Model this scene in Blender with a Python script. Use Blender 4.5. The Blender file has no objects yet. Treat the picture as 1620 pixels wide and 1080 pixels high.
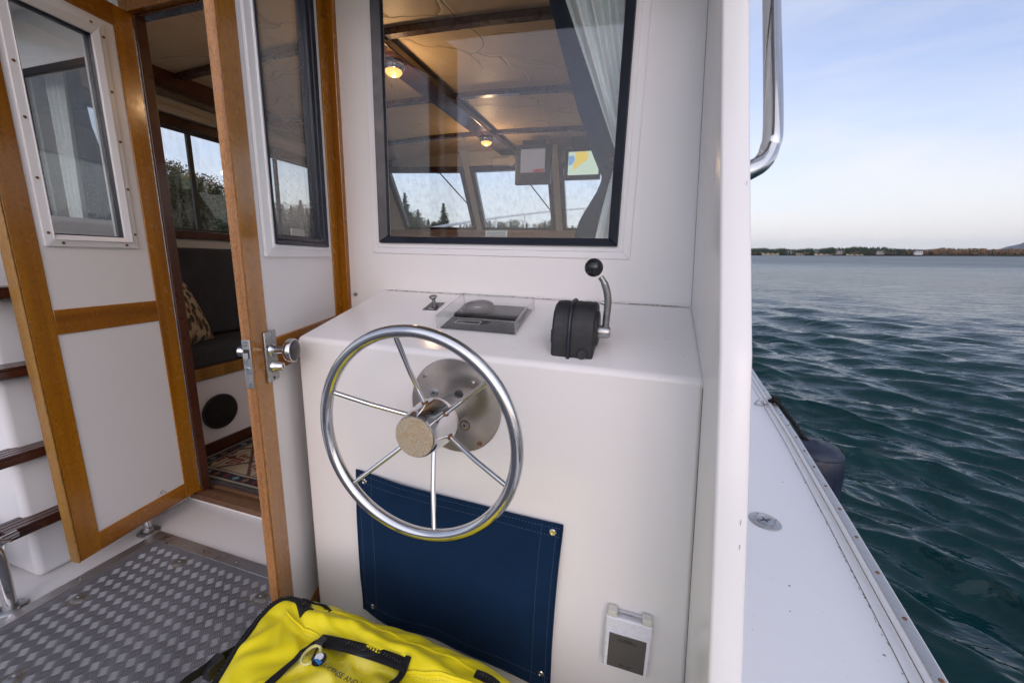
import bpy, math, random
import numpy as np
from mathutils import Vector, Matrix
from mathutils.bvhtree import BVHTree
R = math.radians
random.seed(7); rng = np.random.default_rng(7)
scn = bpy.context.scene
col = scn.collection

# ------------------------------------------------------------------ camera, light, sky, exposure
def nrm(v):
    v = np.array(v, float); return v / np.linalg.norm(v)
# attitude of the boat and of the sea as the camera sees them (camera x right, y down, z forward)
b_dn = nrm([-83, 3040, 630]); b_fw = np.array([207, -124.9, 630.]); b_fw = nrm(b_fw - b_dn * np.dot(b_fw, b_dn)); b_x = np.cross(b_dn, b_fw)
s_dn = nrm([-.002, 1, .2194]); s_fw = b_fw - s_dn * np.dot(b_fw, s_dn); s_fw = nrm(s_fw); s_x = np.cross(s_dn, s_fw)
MB_ = np.array([b_x, b_fw, -b_dn]); MW_ = np.array([s_x, s_fw, -s_dn])
HEEL = MW_ @ MB_.T                       # boat frame -> world frame (about 1.5 degrees of heel)
EYE = 1.75                               # eye height above the water
W = Matrix([[*HEEL[0], 0], [*HEEL[1], 0], [*HEEL[2], EYE], [0, 0, 0, 1]])
cam_d = bpy.data.cameras.new('camera'); cam = bpy.data.objects.new('camera', cam_d); col.objects.link(cam)
cx, cy, cz = MW_[:, 0], -MW_[:, 1], -MW_[:, 2]
cam.matrix_world = Matrix([[cx[0], cy[0], cz[0], 0], [cx[1], cy[1], cz[1], 0], [cx[2], cy[2], cz[2], EYE], [0, 0, 0, 1]])
cam_d.sensor_width = 36; cam_d.lens = 14.0; cam_d.clip_start = .02; cam_d.clip_end = 40000
scn.camera = cam
SUN_AZ, SUN_EL = 156, 20                 # degrees from the bow (negative: port), elevation
world = bpy.data.worlds.new('World'); scn.world = world; world.use_nodes = True
wn, wl = world.node_tree.nodes, world.node_tree.links
wn.clear()
w_out = wn.new('ShaderNodeOutputWorld'); w_bg = wn.new('ShaderNodeBackground'); w_bg.inputs[1].default_value = .118
sky = wn.new('ShaderNodeTexSky'); sky.sky_type = 'NISHITA'; sky.sun_disc = False
sky.sun_elevation = R(SUN_EL); sky.sun_rotation = R(SUN_AZ)
sky.air_density = 1.0; sky.dust_density = 1.5; sky.ozone_density = 4.0
# thin cirrus in the sky, brighter towards the horizon
w_tc = wn.new('ShaderNodeTexCoord'); w_mp = wn.new('ShaderNodeMapping'); w_mp.inputs['Scale'].default_value = (1.0, 1.0, 4.5); w_mp.inputs['Rotation'].default_value = (0.18, -0.28, .3)
w_n = wn.new('ShaderNodeTexNoise'); w_n.inputs['Scale'].default_value = 1.6; w_n.inputs['Detail'].default_value = 7; w_n.inputs['Roughness'].default_value = .55; w_n.inputs['Distortion'].default_value = .6
w_r = wn.new('ShaderNodeMapRange'); w_r.inputs['From Min'].default_value = .35; w_r.inputs['From Max'].default_value = .85; w_r.inputs['To Min'].default_value = .16; w_r.inputs['To Max'].default_value = .62
w_sx = wn.new('ShaderNodeSeparateXYZ'); w_h = wn.new('ShaderNodeMapRange'); w_h.inputs['From Min'].default_value = 0; w_h.inputs['From Max'].default_value = .36; w_h.inputs['To Min'].default_value = .45; w_h.inputs['To Max'].default_value = 0
w_h.interpolation_type = 'SMOOTHSTEP'
w_add = wn.new('ShaderNodeMath'); w_add.operation = 'ADD'; w_add.use_clamp = True
w_mix = wn.new('ShaderNodeMixRGB'); w_mix.inputs[2].default_value = (4.35, 4.2, 4.15, 1)
w_tint = wn.new('ShaderNodeMixRGB'); w_tint.blend_type = 'MULTIPLY'; w_tint.inputs[0].default_value = 1; w_tint.inputs[2].default_value = (1.13, .95, .98, 1)
wl.new(w_tc.outputs['Generated'], w_mp.inputs[0]); wl.new(w_mp.outputs[0], w_n.inputs[0]); wl.new(w_n.outputs[0], w_r.inputs[0])
wl.new(w_tc.outputs['Generated'], w_sx.inputs[0]); wl.new(w_sx.outputs[2], w_h.inputs[0])
wl.new(w_r.outputs[0], w_add.inputs[0]); wl.new(w_h.outputs[0], w_add.inputs[1]); wl.new(w_add.outputs[0], w_mix.inputs[0])
wl.new(sky.outputs[0], w_tint.inputs[1]); wl.new(w_tint.outputs[0], w_mix.inputs[1]); wl.new(w_mix.outputs[0], w_bg.inputs[0]); wl.new(w_bg.outputs[0], w_out.inputs[0])
sun_d = bpy.data.lights.new('sun', 'SUN'); sun_d.energy = .6; sun_d.angle = R(110); sun_d.color = (1, .95, .88)
sun = bpy.data.objects.new('sun', sun_d); col.objects.link(sun)
sdir = Vector((math.sin(R(SUN_AZ)) * math.cos(R(SUN_EL)), math.cos(R(SUN_AZ)) * math.cos(R(SUN_EL)), math.sin(R(SUN_EL))))
sun.rotation_euler = sdir.to_track_quat('Z', 'Y').to_euler()
vs = scn.view_settings; vs.view_transform = 'Standard'; vs.look = 'None'; vs.exposure = 1.06; vs.gamma = 1; vs.use_curve_mapping = False
cy_ = scn.cycles; cy_.use_denoising = True; cy_.max_bounces = 10; cy_.diffuse_bounces = 5; cy_.glossy_bounces = 5; cy_.transparent_max_bounces = 24; cy_.transmission_bounces = 6
cy_.sample_clamp_indirect = 8; cy_.caustics_reflective = False; cy_.caustics_refractive = False

# ------------------------------------------------------------------ materials
class NT:
    def __init__(s, name):
        s.m = bpy.data.materials.new(name); s.m.use_nodes = True; s.n = s.m.node_tree.nodes; s.l = s.m.node_tree.links
        s.p = s.n['Principled BSDF']; s.out = s.n['Material Output']; s.tc = None
    def add(s, t, **kw):
        x = s.n.new(t)
        for k, v in kw.items():
            if k.startswith('i_'):
                k = k[2:]; k = int(k) if k.isdigit() else k.replace('_', ' ')
                x.inputs[k].default_value = v
            else: setattr(x, k, v)
        return x
    def link(s, a, b): s.l.new(a, b)
    def coord(s, scale=(1, 1, 1), rot=(0, 0, 0), loc=(0, 0, 0)):
        if s.tc is None: s.tc = s.n.new('ShaderNodeTexCoord')
        m = s.n.new('ShaderNodeMapping'); m.inputs['Scale'].default_value = scale; m.inputs['Rotation'].default_value = rot; m.inputs['Location'].default_value = loc
        s.l.new(s.tc.outputs['Object'], m.inputs[0]); return m.outputs[0]
    def noise(s, vec, scale, detail=3, rough=.5, dist=0):
        x = s.add('ShaderNodeTexNoise'); x.inputs['Scale'].default_value = scale; x.inputs['Detail'].default_value = detail
        x.inputs['Roughness'].default_value = rough; x.inputs['Distortion'].default_value = dist; s.link(vec, x.inputs[0]); return x.outputs[0]
    def ramp(s, fac, stops, interp='LINEAR'):
        x = s.n.new('ShaderNodeValToRGB'); x.color_ramp.interpolation = interp; e = x.color_ramp.elements
        while len(e) < len(stops): e.new(.5)
        for a, (p, c) in zip(e, stops):
            a.position = p; a.color = (*c, 1) if not isinstance(c, (int, float)) else (c, c, c, 1)
        s.link(fac, x.inputs[0]); return x.outputs[0]
    def mix(s, fac, a, b, mode='MIX'):
        x = s.n.new('ShaderNodeMixRGB'); x.blend_type = mode
        for i, v in ((0, fac), (1, a), (2, b)):
            if isinstance(v, (int, float)): x.inputs[i].default_value = v if i == 0 else (v, v, v, 1)
            elif isinstance(v, tuple): x.inputs[i].default_value = (*v, 1)
            else: s.link(v, x.inputs[i])
        return x.outputs[0]
    def math(s, op, a, b=None, c=None, clamp=False):
        x = s.n.new('ShaderNodeMath'); x.operation = op; x.use_clamp = clamp
        for i, v in enumerate((a, b, c)):
            if v is None: continue
            if isinstance(v, (int, float)): x.inputs[i].default_value = v
            else: s.link(v, x.inputs[i])
        return x.outputs[0]
    def bump(s, h, strength=.2, dist=.001, normal=None):
        x = s.n.new('ShaderNodeBump'); x.inputs['Strength'].default_value = strength; x.inputs['Distance'].default_value = dist
        s.link(h, x.inputs['Height'])
        if normal is not None: s.link(normal, x.inputs['Normal'])
        s.link(x.outputs[0], s.p.inputs['Normal']); return x.outputs[0]
    def set(s, **kw):
        names = dict(color='Base Color', rough='Roughness', metal='Metallic', spec='Specular IOR Level', coat='Coat Weight', coat_rough='Coat Roughness', ior='IOR', sheen='Sheen Weight', emit='Emission Color', estr='Emission Strength', aniso='Anisotropic', tangent='Tangent', trans='Transmission Weight', alpha='Alpha')
        for k, v in kw.items():
            i = s.p.inputs[names[k]]
            if isinstance(v, (int, float)): i.default_value = v
            elif isinstance(v, tuple): i.default_value = (*v, 1)
            else: s.link(v, i)
        return s
M = {}
def plain(name, color, rough=.5, metal=0, var=.12, vs_=14, bump=0, bscale=200, bd=.0006, **kw):
    t = NT(name); v = t.coord()
    n = t.noise(v, vs_, 4, .6)
    lo = tuple(c * (1 - var) for c in color); hi = tuple(min(1, c * (1 + var)) for c in color)
    t.set(color=t.ramp(n, [(.3, lo), (.7, hi)]), metal=metal, **kw)
    rn = t.noise(v, vs_ * 3, 4, .6)
    t.set(rough=t.ramp(rn, [(.3, max(.02, rough * .8)), (.75, min(1, rough * 1.25))]))
    if bump: t.bump(t.noise(v, bscale, 3, .5), bump, bd)
    M[name] = t.m; return t
def gelcoat(name, color=(.80, .785, .775), rough=.22, dirt=.5, orange=.06):
    t = NT(name); v = t.coord()
    big = t.noise(v, 2.3, 5, .6); sm = t.noise(v, 38, 5, .7, .4)
    c = t.ramp(big, [(.3, tuple(x * .975 for x in color)), (.7, color)])
    spots = t.ramp(sm, [(.60, 0.0), (.80, 1.0)])
    c = t.mix(t.math('MULTIPLY', spots, .22 * max(0, dirt - .6)), c, (.40, .37, .33))
    fine = t.ramp(t.noise(v, 170, 2, .5), [(.735, 0.0), (.77, 1.0)])
    c = t.mix(t.math('MULTIPLY', fine, .5 * dirt), c, (.25, .21, .18))
    t.set(color=c, rough=t.ramp(t.noise(v, 9, 5, .65), [(.3, rough * .92), (.75, rough * 1.12)]), spec=.5)
    t.bump(t.noise(v, 11, 2, .4), orange, .0015)
    M[name] = t.m; return t
gelcoat('gelcoat'); gelcoat('gelcoat_cool', (.72, .725, .74), .3, .8); gelcoat('deck_white', (.70, .71, .735), .42, 1.6, .12)
gelcoat('door_panel', (.80, .78, .775), .33, .25); gelcoat('trim_white', (.80, .80, .81), .25, .15, .02)
gelcoat('floor_white', (.70, .68, .67), .5, 2.6, .2)
def wood(name, dark, light, axis='z', rough=.2, scale=1.0, coat=.5, pores=.6):
    t = NT(name); s_ = {'z': (38, 38, 1.6), 'x': (1.6, 38, 38), 'y': (38, 1.6, 38)}[axis]
    s_ = tuple(a * scale for a in s_)
    v = t.coord(s_); v2 = t.coord(tuple(a * .22 for a in s_)); v3 = t.coord(tuple(a * 15 if a > 10 * scale else a * 45 for a in s_))
    g = t.noise(v, 1, 6, .65, .9); b = t.noise(v2, 1, 3, .5, 1.5); p = t.noise(v3, 1, 2, .5)
    mid = tuple((a + b_) / 2 for a, b_ in zip(dark, light))
    c = t.ramp(g, [(.25, dark), (.5, mid), (.75, light)])
    c = t.mix(.45, c, t.ramp(b, [(.38, tuple(x * .7 for x in dark)), (.62, light)]))
    c = t.mix(t.math('MULTIPLY', t.ramp(p, [(.54, 0.), (.64, 1.)]), pores), c, tuple(x * .35 for x in dark))
    t.set(color=c, rough=t.ramp(t.noise(t.coord(), 30, 4), [(.3, rough * .8), (.7, rough * 1.5)]), coat=coat, coat_rough=.12)
    t.bump(t.mix(.6, g, p), .25, .0008); M[name] = t.m; return t
wood('teak', (.24, .075, .004), (.50, .205, .010)); wood('teak_across', (.22, .065, .004), (.46, .18, .010), 'x')
wood('teak_worn', (.26, .10, .030), (.50, .25, .095), rough=.6, coat=.05, pores=.85, scale=2.4)
wood('teak_dull', (.20, .09, .012), (.40, .20, .035), rough=.4, coat=.15)
wood('dark_wood', (.030, .009, .006), (.085, .026, .014), 'y', .18); wood('dark_wood_up', (.045, .012, .006), (.085, .024, .010), 'z', .3); wood('dark_wood_x', (.045, .018, .012), (.11, .045, .025), 'x', .25)
wood('sill_wood', (.10, .05, .03), (.26, .13, .06), 'x', .5, coat=.1)
def metal(name, color=(.62, .62, .63), rough=.08, var=.08, scratches=.02):
    t = NT(name); v = t.coord(); n = t.noise(v, 22, 5, .65)
    t.set(color=t.ramp(n, [(.3, tuple(c * (1 - var) for c in color)), (.7, color)]), metal=1.0,
          rough=t.ramp(t.noise(v, 60, 5, .7), [(.3, rough * .6), (.8, rough * 2.2)]))
    t.bump(t.noise(t.coord((160, 160, 12)), 1, 3), scratches, .0005); M[name] = t.m; return t
metal('chrome'); metal('stainless', (.50, .49, .48), .34, .04, 0.0); metal('old_chrome', (.50, .51, .52), .28, .35, .1); metal('pitted', (.42, .43, .43), .38, .5, .3)
t = NT('brushed'); M['brushed'] = t.m; t.set(metal=1.0, rough=.30)
tg = t.add('ShaderNodeTangent', direction_type='RADIAL', axis='Y'); t.set(aniso=.85, tangent=tg.outputs[0])
n = t.noise(t.coord(), 16, 6, .6); t.set(color=t.ramp(n, [(.25, (.40, .355, .32)), (.6, (.52, .475, .44))]))
t = NT('rusty_cap'); v = t.coord(); n = t.noise(v, 620, 3, .6); n2 = t.noise(v, 120, 4, .6)
c = t.ramp(n, [(.30, (.20, .15, .09)), (.5, (.42, .35, .25)), (.70, (.60, .54, .44))]); c = t.mix(t.ramp(n2, [(.5, 0.), (.7, .7)]), c, (.42, .25, .09))
t.set(color=c, rough=.7, metal=.25); t.bump(n, .6, .0008); M['rusty_cap'] = t.m
plain('rust', (.16, .07, .025), .85, bump=.4, var=.4, vs_=200)
plain('fender_vinyl', (.006, .014, .034), .5, bump=.2, bscale=60, var=.3)
plain('rubber', (.012, .016, .028), .38, bump=.15, bscale=90, var=.3)
plain('black_plastic', (.022, .022, .025), .45, bump=.2, bscale=240, var=.3)
plain('black_gloss', (.012, .012, .016), .16, var=.3)
plain('charcoal_housing', (.017, .017, .019), .55, bump=.5, bscale=420, var=.35, vs_=40)
plain('plug_grey', (.085, .078, .072), .45, var=.08)
plain('white_plastic', (.74, .745, .80), .3, var=.03); plain('cream_plastic', (.62, .61, .55), .4, var=.05)
plain('ink', (.02, .02, .02), .6, var=.1); plain('chalk', (.75, .76, .78), .5, var=.1)
plain('white_rail', (.78, .79, .80), .25, var=.04)
plain('beige_paint', (.50, .47, .42), .45, var=.06); plain('valance', (.42, .39, .36), .6, var=.08)
plain('pale_scuff', (.42, .40, .40), .6, var=.2); plain('joint_grime', (.16, .13, .09), .8, var=.4, vs_=90)
plain('speaker_cloth', (.008, .008, .008), .9, bump=.5, bscale=700)
def cloth(name, color, color2=None, weave=1400, rough=.9, strength=.25, var=.15, sheen=.04):
    t = NT(name); v = t.coord(); n = t.noise(v, 9, 5, .65); f = t.noise(v, 420, 2, .5)
    c = t.ramp(n, [(.3, tuple(x * (1 - var) for x in color)), (.7, tuple(x * (1 + var) for x in color))])
    c = t.mix(t.ramp(f, [(.45, 0.), (.8, .35)]), c, color2 or tuple(min(1, x * 1.7 + .01) for x in color))
    w1 = t.add('ShaderNodeTexWave', wave_type='BANDS', bands_direction='X'); w1.inputs['Scale'].default_value = weave / 6.28; t.link(v, w1.inputs[0])
    w2 = t.add('ShaderNodeTexWave', wave_type='BANDS', bands_direction='Z'); w2.inputs['Scale'].default_value = weave / 6.28; t.link(v, w2.inputs[0])
    t.set(color=c, rough=rough, sheen=sheen, spec=.12); t.bump(t.mix(.5, w1.outputs[0], w2.outputs[0]), strength, .0005); M[name] = t.m; return t
cloth('navy_canvas', (.004, .020, .056), (.009, .036, .09)); cloth('grey_cushion', (.046, .047, .052), weave=900); cloth('pale_curtain', (.80, .84, .80), var=.06, weave=900)
cloth('navy_curtain', (.006, .015, .036), weave=900, sheen=0.); cloth('black_webbing', (.012, .012, .013), weave=1800)
t = cloth('yellow_fabric', (.84, .70, .003), (.88, .76, .02), weave=1500, rough=.5, strength=.12, var=.06)
v = t.coord(); t.set(rough=t.ramp(t.noise(v, 12, 4), [(.3, .42), (.7, .6)]), sheen=.05, spec=.4)
M['yarn'] = plain('yarn', (.10, .13, .20), .8).m
# headliner: padded vinyl with tan colour and branching creases
t = NT('vinyl_ceiling'); v = t.coord(); warp = t.noise(t.coord(), 1.6, 3, .5)
vm = t.add('ShaderNodeVectorMath', operation='MULTIPLY_ADD'); wcol = t.add('ShaderNodeTexNoise'); wcol.inputs['Scale'].default_value = 3.2; t.link(v, wcol.inputs[0])
t.link(wcol.outputs['Color'], vm.inputs[0]); vm.inputs[1].default_value = (.35, .35, .0); t.link(v, vm.inputs[2])
vo = t.add('ShaderNodeTexVoronoi', feature='DISTANCE_TO_EDGE'); vo.inputs['Scale'].default_value = 2.9; t.link(vm.outputs[0], vo.inputs[0])
crease = t.ramp(vo.outputs['Distance'], [(0., 1.), (.008, .4), (.02, 0.)])
soft = t.ramp(vo.outputs['Distance'], [(0., 1.), (.12, 0.)])
gate = t.ramp(t.noise(v, 2.1, 3), [(.42, 0.), (.52, 1.)])
cr = t.math('MULTIPLY', crease, gate)
c = t.ramp(t.noise(v, 5, 5, .6), [(.3, (.62, .47, .29)), (.7, (.70, .55, .36))]); c = t.mix(t.math('MULTIPLY', cr, .5), c, (.12, .07, .035))
t.set(color=c, rough=.5, spec=.35)
h = t.math('ADD', t.math('MULTIPLY', cr, -1.), t.math('MULTIPLY', t.math('MULTIPLY', soft, gate), .6)); t.bump(h, .6, .006); M['vinyl_ceiling'] = t.m
# panes
def glass(name, tint=(.96, .97, .97), refl=1.0, drops=0.0, dirt=.0, rough=0.0):  # dirt: whitish film; on far_glass it also paints in sky glare
    t = NT(name); t.n.remove(t.p); g = t.add('ShaderNodeNewGeometry')
    dt = t.add('ShaderNodeVectorMath', operation='DOT_PRODUCT'); t.link(g.outputs['Incoming'], dt.inputs[0]); t.link(g.outputs['Normal'], dt.inputs[1])
    c = t.math('ABSOLUTE', dt.outputs['Value']); f = t.math('POWER', t.math('SUBTRACT', 1., c, clamp=True), 5.)
    fac = t.math('MULTIPLY_ADD', f, .96 * refl, .042 * refl, clamp=True)
    tr = t.add('ShaderNodeBsdfTransparent'); tr.inputs[0].default_value = (*tint, 1)
    gl = t.add('ShaderNodeBsdfGlossy'); gl.inputs['Roughness'].default_value = rough; gl.inputs[0].default_value = (1, 1, 1, 1)
    mx = t.add('ShaderNodeMixShader'); t.link(fac, mx.inputs[0]); t.link(tr.outputs[0], mx.inputs[1]); t.link(gl.outputs[0], mx.inputs[2]); last = mx
    if drops or dirt:
        v = t.coord(); vo = t.add('ShaderNodeTexVoronoi'); vo.inputs['Scale'].default_value = 150; t.link(v, vo.inputs[0])
        d = t.ramp(vo.outputs['Distance'], [(.0, 1.), (.16, .8), (.24, 0.)]); k = t.add('ShaderNodeSeparateColor'); t.link(vo.outputs['Color'], k.inputs[0])
        sel = t.ramp(k.outputs[0], [(.62, 0.), (.66, 1.)]); area = t.ramp(t.noise(t.coord((1, 1, .35)), 7, 3), [(.40, 0.), (.62, 1.)])
        m_ = t.math('MULTIPLY', t.math('MULTIPLY', t.math('MULTIPLY', d, sel), area), drops)
        sm = t.math('MULTIPLY', t.ramp(t.noise(t.coord((1, 1, .25)), 26, 5, .7), [(.45, 0.), (.8, 1.)]), dirt)
        df = t.add('ShaderNodeBsdfDiffuse'); df.inputs[0].default_value = (.75, .75, .72, 1); tl = t.add('ShaderNodeBsdfTranslucent'); tl.inputs[0].default_value = (.75, .75, .72, 1)
        ad = t.add('ShaderNodeMixShader'); ad.inputs[0].default_value = .5; t.link(df.outputs[0], ad.inputs[1]); t.link(tl.outputs[0], ad.inputs[2])
        m2 = t.add('ShaderNodeMixShader'); t.link(t.math('ADD', m_, sm, clamp=True), m2.inputs[0]); t.link(mx.outputs[0], m2.inputs[1]); t.link(ad.outputs[0], m2.inputs[2]); last = m2
    t.link(last.outputs[0], t.out.inputs[0]); M[name] = t.m
glass('window_glass', (.93, .95, .97), .75, .35, .02); glass('door_glass', (.88, .89, .88), 1.15, .95, .035); glass('far_glass', (.95, .95, .93), 1.0, .18, .17)  # far_glass film is thickened to paint white sky glare into the panes
glass('acrylic', (.97, .975, .975), .8, .25, .025, .05); glass('clear_film', (.93, .93, .93), 1.3, .0, .03, .12)
glass('acrylic_edge', (.85, .87, .88), 3.0, .0, .5, .2)
def emitter(name, color, strength):
    t = NT(name); t.set(color=(0., 0., 0.), emit=color, estr=strength); M[name] = t.m; return t
emitter('lamp_lens', (1, .40, .10), 1.1); emitter('lamp_filament', (1, .66, .30), 7.0)
emitter('lcd_grey', (.42, .36, .38), .22); emitter('lcd_red', (.40, .05, .04), .25); emitter('chart_sea', (.62, .74, .58), .42); emitter('chart_land', (.85, .62, .12), .42); emitter('chart_water', (.22, .38, .66), .42); emitter('chart_line', (.35, .40, .38), .5)
def vcol(name, rough=.9, bump=0.):
    t = NT(name); a = t.add('ShaderNodeVertexColor'); a.layer_name = 'Col'; f = t.noise(t.coord(), 260, 3)
    c = t.mix(t.ramp(f, [(.4, 0.), (.8, .3)]), a.outputs[0], (.10, .085, .07)); t.set(color=c, rough=rough, spec=.2)
    if bump: t.bump(f, bump, .002)
    M[name] = t.m
vcol('rug_wool', .95, .6)
t = NT('pillow_print'); v = t.coord(); vo = t.add('ShaderNodeTexVoronoi', feature='F1'); vo.inputs['Scale'].default_value = 34; t.link(t.coord((1, 1, .55), (0, .5, .4)), vo.inputs[0])
c = t.ramp(vo.outputs['Distance'], [(.30, (.05, .045, .03)), (.42, (.22, .16, .07)), (.5, (.42, .34, .21))], 'CONSTANT'); c = t.mix(t.ramp(t.noise(v, 30, 3), [(.55, 0.), (.6, .6)]), c, (.20, .05, .03)); t.set(color=c, rough=.9); M['pillow_print'] = t.m
# tree, shore and water materials
def leafy(name, a, b, trans=.25):
    t = NT(name); v = t.coord(); g = t.add('ShaderNodeNewGeometry'); oi = t.add('ShaderNodeObjectInfo')
    c = t.ramp(t.noise(v, .9, 4, .6), [(.3, a), (.7, b)]); c = t.mix(t.math('MULTIPLY', g.outputs['Random Per Island'], .5), c, tuple(x * 1.35 for x in b))
    t.set(color=c, rough=.75, spec=.2); M[name] = t.m; return t
leafy('needles', (.024, .044, .020), (.060, .088, .034)); leafy('bare_twigs', (.085, .050, .030), (.19, .115, .065)); leafy('broadleaf', (.035, .048, .020), (.085, .088, .035))
leafy('far_needles', (.016, .034, .024), (.040, .062, .034)); leafy('far_brown', (.075, .045, .026), (.17, .10, .052))
plain('bark', (.07, .05, .038), .9, bump=.5, bscale=20, bd=.02)
plain('shore_soil', (.10, .085, .06), .9, vs_=.02, var=.4); plain('bluff', (.30, .25, .18), .9, vs_=.06, var=.35); plain('mountain_rock', (.050, .062, .055), .95, vs_=.002, var=.25)
plain('house_wall', (.55, .52, .47), .7, var=.1); plain('house_roof', (.11, .10, .10), .8); plain('dark_pane', (.03, .035, .045), .15)
t = NT('sea_water'); g = t.add('ShaderNodeNewGeometry'); mp = t.add('ShaderNodeMapping'); t.link(g.outputs['Position'], mp.inputs[0])
mp.inputs['Rotation'].default_value = (0, 0, R(36)); mp.inputs['Scale'].default_value = (1, 2.3, 1)
n1 = t.noise(mp.outputs[0], 2.3, 3, .5, .5); n2 = t.noise(mp.outputs[0], .55, 4, .55, .4); n3 = t.noise(mp.outputs[0], 7, 2, .5, .3)
ln = t.add('ShaderNodeVectorMath', operation='LENGTH'); t.link(g.outputs['Position'], ln.inputs[0])
far = t.add('ShaderNodeMapRange'); far.inputs['From Min'].default_value = 5; far.inputs['From Max'].default_value = 40; t.link(ln.outputs['Value'], far.inputs[0])
n4 = t.noise(mp.outputs[0], .16, 5, .6, .4)
gone = t.add('ShaderNodeMapRange'); gone.inputs['From Min'].default_value = 45; gone.inputs['From Max'].default_value = 110; gone.inputs['To Min'].default_value = 1; gone.inputs['To Max'].default_value = 0; t.link(ln.outputs['Value'], gone.inputs[0])
vf = t.add('ShaderNodeMapRange'); vf.inputs['From Min'].default_value = 10; vf.inputs['From Max'].default_value = 110; t.link(ln.outputs['Value'], vf.inputs[0])
n5 = t.noise(mp.outputs[0], .035, 6, .62, .3)
h = t.math('ADD', t.math('MULTIPLY', n1, t.math('MULTIPLY_ADD', far.outputs[0], .11, .016)), t.math('MULTIPLY', n2, t.math('MULTIPLY', far.outputs[0], .22)))
h = t.math('MULTIPLY', h, gone.outputs[0])
h = t.math('ADD', h, t.math('MULTIPLY', n5, t.math('MULTIPLY', vf.outputs[0], 1.6)))
h = t.math('ADD', h, t.math('MULTIPLY', t.math('MULTIPLY', n3, gone.outputs[0]), .009))
fr_rough = t.math('ADD', t.math('MULTIPLY', vf.outputs[0], .16), t.math('MULTIPLY', t.math('MULTIPLY', vf.outputs[0], n5), .26))
t.bump(h, 1.0, 1.0)
t.set(color=t.ramp(t.noise(g.outputs['Position'], .12, 3), [(.3, (.0006, .022, .026)), (.7, (.001, .033, .035))]), rough=t.math('ADD', fr_rough, .07), ior=1.333, spec=.5); M['sea_water'] = t.m

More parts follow.
